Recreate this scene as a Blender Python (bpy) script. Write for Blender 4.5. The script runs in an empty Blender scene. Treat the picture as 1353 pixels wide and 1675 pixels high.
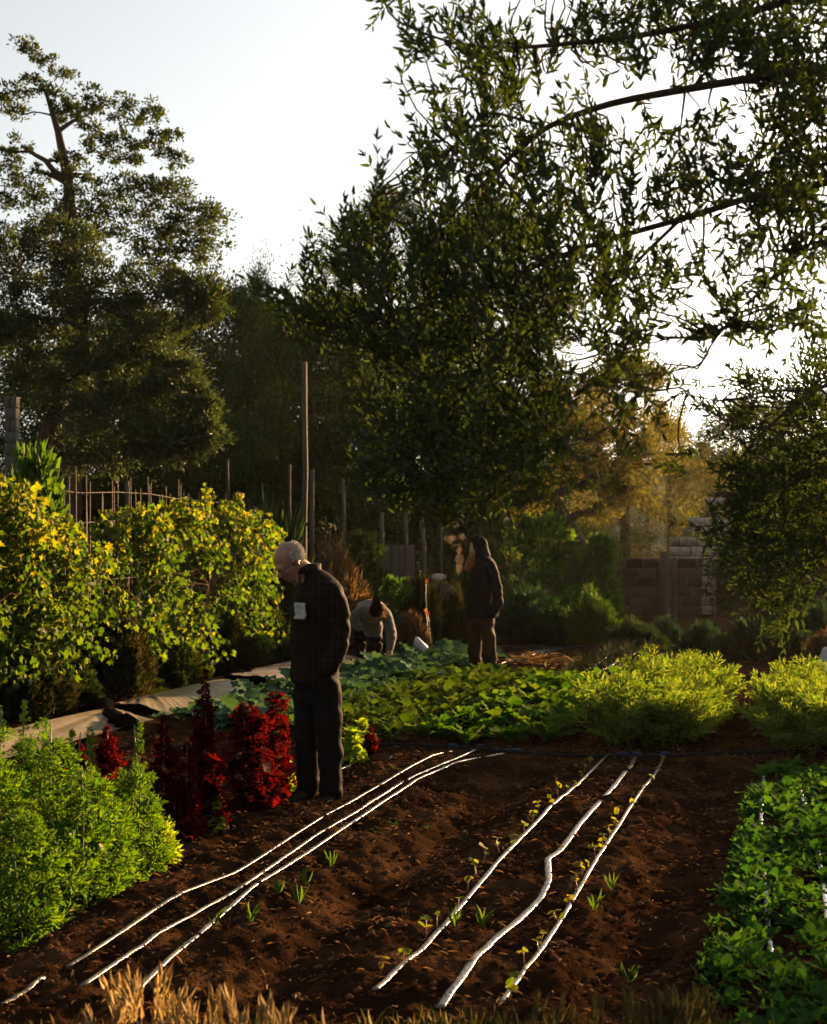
import bpy, bmesh, math, random
import numpy as np
from mathutils import Vector, Matrix, Quaternion

# ------------------------------------------------------------------ camera, sky, sun, exposure
SC = bpy.context.scene
COL = SC.collection
FPX, EYE, CX, HY = 2200.0, 1.67, 676.5, 889.0      # focal length (photo px), eye height, image centre x, horizon y
SUN_AZ, SUN_EL = math.radians(40), math.radians(10.5)   # azimuth clockwise from the view axis (+Y)

cam_d = bpy.data.cameras.new('camera')
cam = bpy.data.objects.new('camera', cam_d)
COL.objects.link(cam)
cam.location = (0, 0, EYE)
cam.rotation_euler = (math.pi / 2, 0, 0)
cam_d.sensor_fit = 'VERTICAL'
cam_d.sensor_height = 36.0
cam_d.lens = 36.0 * FPX / 1675.0
cam_d.shift_y = (HY - 837.5) / 1675.0
cam_d.clip_start = 0.05
cam_d.clip_end = 3000
cam_d.dof.use_dof = True
cam_d.dof.focus_distance = 8.9
cam_d.dof.aperture_fstop = 4.5
SC.camera = cam
SC.render.resolution_x, SC.render.resolution_y = 827, 1024

world = bpy.data.worlds.new('World')
SC.world = world
world.use_nodes = True
wn, wl = world.node_tree.nodes, world.node_tree.links
bg = wn['Background']
sky = wn.new('ShaderNodeTexSky')
sky.sky_type = 'NISHITA'
sky.sun_disc = False
sky.sun_elevation = SUN_EL
sky.sun_rotation = SUN_AZ
sky.altitude = 50
sky.air_density = 1.0
sky.dust_density = 3.0
sky.ozone_density = 1.0
hs = wn.new('ShaderNodeHueSaturation')
hs.inputs['Saturation'].default_value = 0.34
wl.new(sky.outputs[0], hs.inputs['Color'])
wt = wn.new('ShaderNodeMix'); wt.data_type = 'RGBA'; wt.blend_type = 'MULTIPLY'; wt.inputs[0].default_value = 1.0
wt.inputs[7].default_value = (1.0, 0.992, 0.965, 1)      # evening air, a touch warm
wl.new(hs.outputs[0], wt.inputs[6]); wl.new(wt.outputs[2], bg.inputs['Color'])
bg.inputs['Strength'].default_value = 0.0435

sun_d = bpy.data.lights.new('sun', 'SUN')
sun_d.energy = 5.0
sun_d.angle = math.radians(0.6)
sun_d.color = (1.0, 0.60, 0.27)
sun = bpy.data.objects.new('sun', sun_d)
COL.objects.link(sun)
SVEC = Vector((math.sin(SUN_AZ) * math.cos(SUN_EL), math.cos(SUN_AZ) * math.cos(SUN_EL), math.sin(SUN_EL)))
sun.rotation_euler = (-SVEC).to_track_quat('-Z', 'Y').to_euler()
sun.location = SVEC * 60

SC.view_settings.view_transform = 'Standard'
SC.view_settings.look = 'None'
SC.view_settings.exposure = 2.75
SC.view_settings.gamma = 1.0
SC.render.engine = 'CYCLES'
cy = SC.cycles
cy.use_denoising = True
cy.max_bounces = 6
cy.diffuse_bounces = 2
cy.glossy_bounces = 2
cy.transmission_bounces = 4
cy.transparent_max_bounces = 8
cy.volume_bounces = 0
cy.caustics_reflective = False
cy.caustics_refractive = False

# ------------------------------------------------------------------ helpers
RNG = np.random.default_rng(7)
random.seed(11)
RD = np.array((0.2868, 0.9580))      # direction of the garden rows on the ground
RE = np.array((0.9580, -0.2868))     # across the rows, to the right

def G(px, py, z=0.0):
    """a photo pixel of the ground -> the point of the ground it stands for"""
    Y = (EYE - z) * FPX / (py - HY)
    return np.array(((px - CX) / FPX * Y, Y, z))

def P(px, py, Y):
    """a photo pixel at depth Y -> point in metres"""
    return np.array(((px - CX) / FPX * Y, Y, EYE + (HY - py) * Y / FPX))

def UV(u, v, z=0.0):
    p = RD * u + RE * v
    return np.array((p[0], p[1], z))

def nrm(a):
    a = np.asarray(a, float)
    return a / np.maximum(np.linalg.norm(a, axis=-1, keepdims=True), 1e-9)

ORD = ['first', 'second', 'third', 'fourth', 'fifth', 'sixth', 'seventh', 'eighth', 'ninth', 'tenth', 'eleventh',
       'twelfth', 'thirteenth', 'fourteenth', 'fifteenth', 'sixteenth', 'seventeenth', 'eighteenth', 'nineteenth',
       'twentieth', 'twenty-first', 'twenty-second', 'twenty-third', 'twenty-fourth', 'twenty-fifth', 'twenty-sixth',
       'twenty-seventh', 'twenty-eighth', 'twenty-ninth', 'thirtieth', 'thirty-first', 'thirty-second', 'thirty-third',
       'thirty-fourth', 'thirty-fifth', 'thirty-sixth', 'thirty-seventh', 'thirty-eighth', 'thirty-ninth', 'fortieth']

def tag(o, label=None, cat=None, group=None, kind=None):
    if label: o['label'] = label
    if cat: o['category'] = cat
    if group: o['group'] = group
    if kind: o['kind'] = kind
    return o

def empty(name, loc=(0, 0, 0), rz=0.0):
    o = bpy.data.objects.new(name, None)
    o.empty_display_size = 0.1
    COL.objects.link(o)
    o.location = loc
    o.rotation_euler = (0, 0, rz)
    return o

def link(name, me, mat=None, parent=None, kind=None):
    """one mesh object; vertices of a child are given in WORLD coordinates when world=True is used through child_w"""
    o = bpy.data.objects.new(name, me)
    COL.objects.link(o)
    if mat is not None and len(me.materials) == 0:
        me.materials.append(mat)
    if parent is not None:
        o.parent = parent
    if kind: o['kind'] = kind
    return o

def mesh_np(name, V, F, smooth=False):
    """V (n,3); F list of index arrays, each (m,k) with one k"""
    me = bpy.data.meshes.new(name)
    V = np.ascontiguousarray(V, dtype=np.float32)
    if not isinstance(F, list): F = [F]
    F = [np.asarray(f, dtype=np.int32) for f in F if len(f)]
    me.vertices.add(len(V))
    me.vertices.foreach_set('co', V.ravel())
    nl = sum(f.size for f in F)
    npoly = sum(len(f) for f in F)
    me.loops.add(nl)
    me.loops.foreach_set('vertex_index', np.concatenate([f.ravel() for f in F]))
    me.polygons.add(npoly)
    tot = np.concatenate([np.full(len(f), f.shape[1], np.int32) for f in F])
    st = np.concatenate([[0], np.cumsum(tot)[:-1]]).astype(np.int32)
    me.polygons.foreach_set('loop_start', st)
    me.polygons.foreach_set('loop_total', tot)
    if smooth:
        me.polygons.foreach_set('use_smooth', np.ones(npoly, bool))
    me.update(calc_edges=True)
    return me

class MB:
    """collects geometry, then makes one mesh"""
    def __init__(s): s.V, s.Q, s.T, s.n = [], [], [], 0
    def add(s, V, Q=None, T=None):
        V = np.asarray(V, float)
        if Q is not None and len(Q): s.Q.append(np.asarray(Q) + s.n)
        if T is not None and len(T): s.T.append(np.asarray(T) + s.n)
        s.V.append(V); s.n += len(V)
        return s
    def tube(s, pts, rad, k=6, closed_ends=True, flat=1.0):
        pts = np.asarray(pts, float); n = len(pts)
        rad = np.broadcast_to(np.asarray(rad, float), (n,))
        t = np.gradient(pts, axis=0); t = nrm(t)
        ref = np.array((0, 0, 1.0)) if abs(t[0][2]) < 0.9 else np.array((1.0, 0, 0))
        a = nrm(np.cross(t, ref)); b = np.cross(a, t)
        ang = np.arange(k) * 2 * math.pi / k
        V = (pts[:, None] + rad[:, None, None] * (np.cos(ang)[None, :, None] * a[:, None] + flat * np.sin(ang)[None, :, None] * b[:, None])).reshape(-1, 3)
        i = np.arange(n - 1)[:, None] * k; j = np.arange(k)[None]
        Q = np.stack([i + j, i + (j + 1) % k, i + k + (j + 1) % k, i + k + j], -1).reshape(-1, 4)
        T = []
        if closed_ends:
            V = np.vstack([V, pts[0], pts[-1]])
            for q in range(k):
                T.append((n * k, (q + 1) % k, q)); T.append((n * k + 1, (n - 1) * k + q, (n - 1) * k + (q + 1) % k))
        return s.add(V, Q, T if T else None)
    def box(s, c, sz, rz=0.0, jit=0.0, bev=0.0):
        x, y, z = np.asarray(sz, float) / 2
        if bev <= 0:
            V = np.array([(i * x, j * y, k * z) for k in (-1, 1) for j in (-1, 1) for i in (-1, 1)], float)
            Q = [(0, 2, 3, 1), (4, 5, 7, 6), (0, 1, 5, 4), (2, 6, 7, 3), (0, 4, 6, 2), (1, 3, 7, 5)]
            T = None
        else:
            bm = bmesh.new(); bmesh.ops.create_cube(bm, size=1.0)
            for v in bm.verts: v.co = Vector((v.co.x * 2 * x, v.co.y * 2 * y, v.co.z * 2 * z))
            bmesh.ops.bevel(bm, geom=bm.edges[:], offset=bev, segments=1, affect='EDGES')
            bmesh.ops.triangulate(bm, faces=[f for f in bm.faces if len(f.verts) > 4])
            bm.verts.index_update()
            V = np.array([v.co[:] for v in bm.verts]); Q = [[v.index for v in f.verts] for f in bm.faces if len(f.verts) == 4]
            T = [[v.index for v in f.verts] for f in bm.faces if len(f.verts) == 3]
            bm.free()
        if jit: V = V + RNG.normal(0, jit, V.shape)
        cz, sn = math.cos(rz), math.sin(rz)
        V = np.stack([V[:, 0] * cz - V[:, 1] * sn, V[:, 0] * sn + V[:, 1] * cz, V[:, 2]], 1) + np.asarray(c)
        return s.add(V, Q, T)
    def mesh(s, name, smooth=False):
        V = np.vstack(s.V); F = []
        if s.Q: F.append(np.vstack(s.Q))
        if s.T: F.append(np.vstack(s.T))
        return mesh_np(name, V, F, smooth)
    def obj(s, name, mat, parent=None, smooth=False, kind=None, origin=None):
        me = s.mesh(name, smooth)
        if parent is not None:
            M = parent.matrix_basis.inverted()
            me.transform(M)
        elif origin is not None:
            me.transform(Matrix.Translation(-Vector(origin)))
        o = link(name, me, mat, parent, kind)
        if parent is None and origin is not None: o.location = origin
        return o

def hash2(ix, iy, seed):
    h = (ix.astype(np.int64) * 374761393 + iy.astype(np.int64) * 668265263 + seed * 982451653) & 0xffffffff
    h = ((h ^ (h >> 13)) * 1274126177) & 0xffffffff
    return ((h ^ (h >> 16)) & 0xffffff) / float(0xffffff)

def vnoise(x, y, seed=0):
    ix, iy = np.floor(x), np.floor(y); fx, fy = x - ix, y - iy
    fx = fx * fx * (3 - 2 * fx); fy = fy * fy * (3 - 2 * fy)
    a, b = hash2(ix, iy, seed), hash2(ix + 1, iy, seed)
    c, d = hash2(ix, iy + 1, seed), hash2(ix + 1, iy + 1, seed)
    return (a * (1 - fx) + b * fx) * (1 - fy) + (c * (1 - fx) + d * fx) * fy

# leaf geometry: n leaves at once
LENS = (np.array([(0, 0, 0), (.32, .5, .10), (.70, .38, .06), (1, 0, -.06), (.70, -.38, .06), (.32, -.5, .10)]), np.array([(0, 1, 2, 3), (0, 3, 4, 5)]))
KITE = (np.array([(0, 0, 0), (.45, .5, .10), (1, 0, -.05), (.45, -.5, .10)]), np.array([(0, 1, 2), (0, 2, 3)]))

def leaf_geo(pos, d, L, W, tmpl=KITE, seed=0, up=None):
    r = np.random.default_rng(seed)
    pos = np.asarray(pos, float); n = len(pos); d = nrm(d)
    ref = r.normal(size=(n, 3)) if up is None else np.asarray(up) + r.normal(size=(n, 3)) * 0.35
    s = nrm(np.cross(d, ref)); u = np.cross(s, d)
    L = np.broadcast_to(L, (n,)); W = np.broadcast_to(W, (n,))
    T, F = tmpl
    V = pos[:, None] + T[None, :, 0, None] * (L[:, None] * d)[:, None] + T[None, :, 1, None] * (W[:, None] * s)[:, None] + T[None, :, 2, None] * (L[:, None] * u)[:, None]
    Fi = (np.arange(n)[:, None, None] * len(T) + F[None]).reshape(-1, F.shape[1])
    return V.reshape(-1, 3), Fi

def leaf_mesh(name, pos, d, L, W, tmpl=KITE, seed=0, up=None):
    V, F = leaf_geo(pos, d, L, W, tmpl, seed, up)
    return mesh_np(name, V, F, smooth=False)

# ------------------------------------------------------------------ materials
def new_mat(name):
    m = bpy.data.materials.new(name); m.use_nodes = True
    return m, m.node_tree.nodes, m.node_tree.links

def ramp(n, cols):
    cr = n.new('ShaderNodeValToRGB'); e = cr.color_ramp.elements
    while len(e) < len(cols): e.new(0.5)
    for i, c in enumerate(cols):
        e[i].position = i / max(1, len(cols) - 1); e[i].color = (*c[:3], 1)
    return cr

def leaf_mat(name, cols, trans=0.45, tcol=None, rough=0.45, spec=0.35, backtint=None, k=0.62):
    """thin leaf: matt blade, light passing through it, a little waxy gloss"""
    cols = [tuple(q * k for q in c) for c in cols]
    m, n, l = new_mat(name)
    n.remove(n['Principled BSDF']); out = n['Material Output']
    geo = n.new('ShaderNodeNewGeometry'); oi = n.new('ShaderNodeObjectInfo')
    ad = n.new('ShaderNodeMath'); ad.operation = 'ADD'
    l.new(geo.outputs['Random Per Island'], ad.inputs[0]); l.new(oi.outputs['Random'], ad.inputs[1])
    fr = n.new('ShaderNodeMath'); fr.operation = 'FRACT'; l.new(ad.outputs[0], fr.inputs[0])
    cr = ramp(n, cols); l.new(fr.outputs[0], cr.inputs[0])
    tc = n.new('ShaderNodeTexCoord'); nz = n.new('ShaderNodeTexNoise'); nz.inputs['Scale'].default_value = 45
    l.new(tc.outputs['Object'], nz.inputs['Vector'])
    mx = n.new('ShaderNodeMix'); mx.data_type = 'RGBA'; mx.blend_type = 'MULTIPLY'; mx.inputs[0].default_value = 0.5
    l.new(cr.outputs[0], mx.inputs[6])
    nr = ramp(n, [(.55, .6, .5), (1.25, 1.2, 1.2)]); l.new(nz.outputs[0], nr.inputs[0]); l.new(nr.outputs[0], mx.inputs[7])
    base = mx.outputs[2]
    if backtint is not None:
        bt = n.new('ShaderNodeMix'); bt.data_type = 'RGBA'; l.new(geo.outputs['Backfacing'], bt.inputs[0])
        l.new(base, bt.inputs[6]); bt.inputs[7].default_value = (*(q * k for q in backtint), 1); base = bt.outputs[2]
    df = n.new('ShaderNodeBsdfDiffuse'); l.new(base, df.inputs['Color'])
    tr = n.new('ShaderNodeBsdfTranslucent')
    tm = n.new('ShaderNodeMix'); tm.data_type = 'RGBA'; tm.blend_type = 'MULTIPLY'; tm.inputs[0].default_value = 1.0
    l.new(mx.outputs[2], tm.inputs[6]); tm.inputs[7].default_value = (*(tcol or (1.6, 1.5, 0.7)), 1)
    l.new(tm.outputs[2], tr.inputs['Color'])
    ms = n.new('ShaderNodeMixShader'); ms.inputs[0].default_value = trans
    l.new(df.outputs[0], ms.inputs[1]); l.new(tr.outputs[0], ms.inputs[2])
    gl = n.new('ShaderNodeBsdfGlossy'); gl.inputs['Roughness'].default_value = rough; gl.inputs['Color'].default_value = (.9, .9, .8, 1)
    m2 = n.new('ShaderNodeMixShader'); m2.inputs[0].default_value = spec * .028
    l.new(ms.outputs[0], m2.inputs[1]); l.new(gl.outputs[0], m2.inputs[2])
    l.new(m2.outputs[0], out.inputs['Surface'])
    return m

def noise_mat(name, cols, scale=8, rough=0.9, bump=0.3, bscale=40, spec=0.25, detail=6, stretch=(1, 1, 1), metallic=0, sheen=0):
    m, n, l = new_mat(name)
    pb = n['Principled BSDF']
    tc = n.new('ShaderNodeTexCoord'); mp = n.new('ShaderNodeMapping'); mp.inputs['Scale'].default_value = stretch
    l.new(tc.outputs['Object'], mp.inputs[0])
    nz = n.new('ShaderNodeTexNoise'); nz.inputs['Scale'].default_value = scale; nz.inputs['Detail'].default_value = detail
    l.new(mp.outputs[0], nz.inputs['Vector'])
    cr = ramp(n, cols); cr.color_ramp.elements[0].position = 0.3; cr.color_ramp.elements[-1].position = 0.7
    l.new(nz.outputs[0], cr.inputs[0]); l.new(cr.outputs[0], pb.inputs['Base Color'])
    pb.inputs['Roughness'].default_value = rough; pb.inputs['Specular IOR Level'].default_value = spec
    pb.inputs['Metallic'].default_value = metallic
    if sheen: pb.inputs['Sheen Weight'].default_value = sheen
    if spec <= .125 and not sheen:            # earth, bark, stone, cloth: no gloss at all
        df = n.new('ShaderNodeBsdfDiffuse'); df.inputs['Roughness'].default_value = .6
        l.new(cr.outputs[0], df.inputs['Color']); l.new(df.outputs[0], n['Material Output'].inputs['Surface'])
    if bump:
        nb = n.new('ShaderNodeTexNoise'); nb.inputs['Scale'].default_value = bscale; nb.inputs['Detail'].default_value = 5
        l.new(mp.outputs[0], nb.inputs['Vector'])
        bp = n.new('ShaderNodeBump'); bp.inputs['Strength'].default_value = bump; bp.inputs['Distance'].default_value = 0.02
        l.new(nb.outputs[0], bp.inputs['Height']); l.new(bp.outputs[0], pb.inputs['Normal'])
        if spec <= .125 and not sheen: l.new(bp.outputs[0], df.inputs['Normal'])
    return m
# ------------------------------------------------------------------ ground
BEDS = (-2.63, -1.34, -0.06)
HOSE_U = 10.55

def ground_h(x, y):
    """height of the soil at (x, y): raised beds, trodden furrows, clods"""
    x = np.asarray(x, float); y = np.asarray(y, float)
    u = x * RD[0] + y * RD[1]; v = x * RE[0] + y * RE[1]
    near = np.clip((HOSE_U - 0.25 - u) / 0.5, 0, 1) * np.clip((u - 3.6) / 1.2, 0, 1)
    wob = (vnoise(u * 0.9, v * 0.3, 5) - 0.5) * 0.10
    bed = np.zeros_like(x)
    for c in BEDS:
        q = np.abs(v + wob - c)
        bed = np.maximum(bed, np.clip((0.62 - q) / 0.26, 0, 1) ** 1.0)
    bed = bed * bed * (3 - 2 * bed)
    h = near * (bed * 0.085 - 0.05)
    far = np.clip((26 - y) / 8, 0.15, 1)
    h += far * ((vnoise(x * 1.3, y * 1.3, 1) - .5) * 0.022 + (vnoise(x * 4.1, y * 4.1, 2) - .5) * 0.022
                + (vnoise(x * 10.5, y * 10.5, 3) - .5) * 0.030 + (vnoise(x * 19, y * 19, 4) - .5) * 0.026 + (vnoise(x * 37, y * 37, 6) - .5) * 0.020
                + np.maximum(vnoise(x * 7.3 + 9, y * 7.3, 8) - .68, 0) * 0.10)
    return h

def ground_z(x, y): return float(ground_h(np.array([x]), np.array([y]))[0])

def axis(parts): return np.unique(np.concatenate(parts))
gx = axis([np.arange(-4.6, 3.4, 0.023), -4.6 - np.cumsum(np.geomspace(0.04, 120, 46)), 3.4 + np.cumsum(np.geomspace(0.03, 120, 46))])
gy = axis([np.arange(3.7, 11.6, 0.023), 11.6 + np.cumsum(np.geomspace(0.04, 200, 110)), 3.7 - np.cumsum(np.geomspace(0.04, 90, 30))])
XX, YY = np.meshgrid(gx, gy)
ZZ = ground_h(XX, YY)
nx, ny = len(gx), len(gy)
ii = (np.arange(ny - 1)[:, None] * nx + np.arange(nx - 1)[None]).ravel()
gme = mesh_np('ground', np.stack([XX.ravel(), YY.ravel(), ZZ.ravel()], 1), np.stack([ii, ii + 1, ii + nx + 1, ii + nx], 1), smooth=True)
M_SOIL = noise_mat('soil', [(.010, .0050, .0025), (.026, .0122, .0057), (.066, .031, .0145)], scale=3.0, rough=0.95, bump=0.9, bscale=70, spec=0.12)
ground = link('ground', gme, M_SOIL); ground['kind'] = 'structure'

# loose clods and crumbs lying on the soil
def clods(name, n, rlo, rhi, box, mat, flat=0.7, seed=3, density=None):
    r = np.random.default_rng(seed)
    x = r.uniform(box[0], box[1], n * 3); y = box[2] + (box[3] - box[2]) * r.random(n * 3) ** 1.3
    if density is not None:
        k = r.random(n * 3) < density(x, y); x, y = x[k], y[k]
    x, y = x[:n], y[:n]; n = len(x)
    z = ground_h(x, y)
    rad = rlo * (rhi / rlo) ** (r.random(n) ** 2.2)
    ico = nrm(np.array([(1, 0, .1), (.3, .95, -.1), (-.8, .6, .15), (-.85, -.55, -.1), (.25, -.95, .1), (.2, .1, 1), (-.1, 0, -1)]))
    F = np.array([(0, 1, 5), (1, 2, 5), (2, 3, 5), (3, 4, 5), (4, 0, 5), (1, 0, 6), (2, 1, 6), (3, 2, 6), (4, 3, 6), (0, 4, 6)])
    V = ico[None] * rad[:, None, None] * (1 + r.normal(0, .22, (n, 7, 1))) * np.stack([r.uniform(.8, 1.4, n), r.uniform(.8, 1.4, n), r.uniform(flat * .7, flat * 1.3, n)], 1)[:, None]
    V = V + np.stack([x, y, z + rad * flat * 0.45], 1)[:, None]
    me = mesh_np(name, V.reshape(-1, 3), (np.arange(n)[:, None, None] * 7 + F[None]).reshape(-1, 3))
    return link(name, me, mat)
M_CLOD = noise_mat('soil_clod', [(.015, .0071, .0035), (.042, .0198, .0095), (.15, .073, .036)], scale=5, rough=0.95, bump=0.5, bscale=90, spec=0.1)
o = clods('soil_clods', 37000, 0.0028, 0.021, (-4.4, 3.2, 4.1, 11.5), M_CLOD); o['kind'] = 'stuff'; o['label'] = 'loose brown soil clods strewn over the beds'
# dry straw bits and leaf litter
def litter(name, n, box, mat, L=(.015, .06), W=(.003, .010), seed=5):
    r = np.random.default_rng(seed)
    x = r.uniform(box[0], box[1], n); y = box[2] + (box[3] - box[2]) * r.random(n) ** 1.3
    z = ground_h(x, y) + 0.012
    a = r.uniform(0, 6.283, n)
    d = np.stack([np.cos(a), np.sin(a), r.normal(.15, .3, n)], 1)
    me = leaf_mesh(name, np.stack([x, y, z], 1), d, r.uniform(*L, n), r.uniform(*W, n), LENS, seed, up=(0, 0, 1))
    return link(name, me, mat)
M_STRAW = leaf_mat('dry_litter', [(.14, .08, .035), (.26, .16, .07), (.09, .045, .02)], trans=.25, tcol=(1.2, 1, .7), rough=.6)
o = litter('leaf_litter', 5200, (-4.3, 3.2, 4.1, 11.3), M_STRAW); o['kind'] = 'stuff'; o['label'] = 'dry straw bits and dead leaves scattered on the soil'
# ------------------------------------------------------------------ trees
M_BARK = noise_mat('bark', [(.035, .026, .018), (.09, .068, .048)], scale=9, rough=.95, bump=.8, bscale=30, stretch=(1, 1, .25), spec=.1)
M_BARK_PALE = noise_mat('pale_bark', [(.07, .06, .045), (.16, .13, .095)], scale=9, rough=.95, bump=.8, bscale=30, stretch=(1, 1, .25), spec=.1)
M_OLIVE = leaf_mat('olive_leaf', [(.020, .042, .014), (.032, .060, .018), (.045, .075, .022)], trans=.30, tcol=(2.2, 1.9, .4), rough=.5, spec=.2, backtint=(.045, .060, .030))
M_OLIVE_GREY = leaf_mat('grey_olive_leaf', [(.030, .050, .018), (.044, .066, .025), (.066, .084, .036)], trans=.32, tcol=(1.7, 1.75, .6), rough=.45, spec=.6, backtint=(.075, .085, .050))
M_OAK = leaf_mat('oak_leaf', [(.026, .046, .012), (.042, .064, .017), (.062, .082, .021)], trans=.35, tcol=(1.9, 1.8, .5), rough=.5, spec=.3)
M_DARK = leaf_mat('evergreen_leaf', [(.016, .032, .010), (.028, .048, .014), (.042, .062, .018)], trans=.3, tcol=(1.9, 1.7, .5), rough=.55, spec=.2, k=.95)
M_GOLDLIT = leaf_mat('goldlit_leaf', [(.030, .034, .010), (.050, .048, .014), (.070, .058, .017)], trans=.48, tcol=(1.9, 1.75, .6), rough=.5, spec=.3, k=1.15)  # golden backlight put into the leaf colour
M_SCRUB = leaf_mat('scrub_leaf', [(.040, .065, .018), (.060, .090, .024), (.085, .11, .028)], trans=.4, tcol=(1.8, 1.6, .5), rough=.5, spec=.3)

_matcopy = {}
def shared(me, mat):
    k = (me.name, mat.name)
    if k not in _matcopy:
        c = me.copy(); c.materials.clear(); c.materials.append(mat); _matcopy[k] = c
    return _matcopy[k]

def curve_pts(a, b, n=6, sag=0.0, jit=0.06, r=None):
    a, b = np.asarray(a, float), np.asarray(b, float)
    t = np.linspace(0, 1, n)[:, None]
    L = np.linalg.norm(b - a)
    p = a * (1 - t) + b * t
    w = np.sin(t * math.pi)
    r = r or RNG
    p = p + w * r.normal(0, jit * L, 3)[None] * 0.8 + w * np.array((0, 0, sag * L))
    p[1:-1] += r.normal(0, jit * L * .25, (n - 2, 3))
    return p

def blob_cloud(c, rad, n, nclump, r, spread=0.17, shell=0.5):
    """leaf positions in clumps filling an ellipsoid; returns (pos, outward dir, clump centres)"""
    q = nrm(r.normal(size=(nclump, 3))) * (r.random(nclump)[:, None] ** (1 / 3.0)) 
    q *= (shell + (1 - shell) * r.random(nclump))[:, None] ** .3
    cc = np.asarray(c) + q * np.asarray(rad)
    k = r.integers(0, nclump, n)
    g = r.normal(size=(n, 3)) * spread
    g *= (0.55 + 0.9 * r.random(nclump))[k][:, None]
    pos = cc[k] + g * np.asarray(rad).mean() * np.array((1, 1, .72))
    d = nrm(g + q[k] * .8 + r.normal(size=(n, 3)) * .5)
    return pos, d, cc

def blob_tree(name, label, cat, trunk, tr, blobs, leaf, mat, bark, r=None, group=None, up=0.3, limb_r=0.05, tmpl=KITE, twig=True, seed=1, crown='crown', limbs=True, density=1.0, spread=.17):
    """trunk: world points; tr: radii; blobs: (centre, (rx,ry,rz), n leaves, n clumps)"""
    r = np.random.default_rng(seed)
    root = empty(name, trunk[0]); tag(root, label, cat, group)
    MB().tube(trunk, tr, 9).obj('trunk', bark, root, smooth=True)
    nodes = [np.asarray(p, float) for p in trunk[len(trunk) // 2:]]; nrad = list(tr[len(trunk) // 2:])
    order = sorted(range(len(blobs)), key=lambda i: np.linalg.norm(np.asarray(blobs[i][0]) - nodes[-1]))
    tw = MB(); PS, DS = [], []
    for i in order:
        c, rad, n, nc = blobs[i]
        c = np.asarray(c, float)
        if limbs:
            dd = [np.linalg.norm(c - q) + max(0, (q[2] - c[2])) * 1.5 for q in nodes]
            j = int(np.argmin(dd)); a = nodes[j]; ra = min(nrad[j] * .75, limb_r)
            p = curve_pts(a, c, 7, sag=.06, jit=.07, r=r)
            if np.linalg.norm(c - a) > .02:
                MB().tube(p, np.linspace(ra, max(ra * .35, .006), 7), 7).obj('limb', bark, root, smooth=True)
            nodes += [p[3], p[5], c]; nrad += [ra * .8, ra * .55, ra * .45]
        pos, d, cc = blob_cloud(c, rad, int(n * density), nc, r, spread)
        if twig:
            for q in cc:
                b = p[int(r.integers(3, 7))] if limbs else c
                tw.tube(curve_pts(b, q, 4, jit=.08, r=r), np.linspace(max(limb_r * .13, .004), .002, 4), 3, closed_ends=False)
        PS.append(pos); DS.append(d)
    if twig and tw.n: tw.obj('twigs', bark, root, kind='stuff')
    pos, d = np.vstack(PS), np.vstack(DS)
    d = nrm(d + np.array((0, 0, up)))
    n = len(pos)
    me = leaf_mesh(crown, pos - np.asarray(trunk[0]), d, leaf[0] * r.uniform(.7, 1.25, n), leaf[1] * r.uniform(.7, 1.25, n), tmpl, seed)
    link(crown, me, mat, root, 'stuff')
    return root

def B(px, py, rx, ry, Y, n, nc, dz=None):
    """a foliage mass that covers rx, ry pixels at depth Y; as deep as it is wide"""
    s = Y / FPX
    return (P(px, py, Y + RNG.normal(0, .12) * rx * s), (rx * s, (dz or rx * s), ry * s), n, nc)

# --- tall oak, far left, open crown with bare limbs against the sky
Y = 30.0
oak_tr = [P(115, 889 + EYE * FPX / Y, Y), P(118, 700, Y), P(122, 520, Y), P(118, 420, Y), P(112, 300, Y), P(95, 215, Y), P(75, 150, Y)]
oak_bl = []
for a in ((44, 75),(60, 93),(82, 107),(103, 122),(53, 125),(67, 143),(14, 150),(35, 150),(7, 168),(92, 157),(120, 171),(89, 185),(110, 182),(131, 196),(35, 189),(152, 157),(170, 168),(206, 168),(245, 171),(156, 182),(199, 189),(227, 200),(248, 189),(255, 217),(277, 217),(152, 214),(149, 235),(177, 235),(199, 231),(220, 239),(227, 256),(255, 242),(277, 260),(294, 260),(199, 260),(174, 249),(124, 256),(96, 263),(14, 253),(35, 239),(11, 274),(71, 285),(21, 292),(149, 285),(121, 285),(213, 295),(262, 295),(280, 295)):
    oak_bl.append(B(a[0], a[1], 17, 12, Y, 190, 7, dz=.5))
for a in ((53, 310),(89, 324),(142, 317),(177, 310),(213, 310),(248, 320),(291, 313),(312, 338),(337, 345),(347, 359),(248, 348),(213, 345),(177, 348),(142, 352),(294, 352),(266, 373),(301, 377),(337, 384),(347, 395),(248, 395),(277, 405),(312, 412),(333, 423),(230, 416),(262, 433),(20, 330),(60, 350),(100, 360),(30, 380),(90, 395),(150, 385),(200, 385),(-30, 180),(-40, 260),(-40, 320),(-30, 390)):
    oak_bl.append(B(a[0], a[1], 27, 16, Y, 360, 12, dz=.8))
blob_tree('oak_tree', 'tall open-crowned oak with bare limbs against the sky at top left', 'tree', oak_tr, [.24, .22, .20, .17, .12, .08, .04], oak_bl, (.095, .05), M_OAK, M_BARK, limb_r=.085, seed=21, up=.2, spread=.19)

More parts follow.
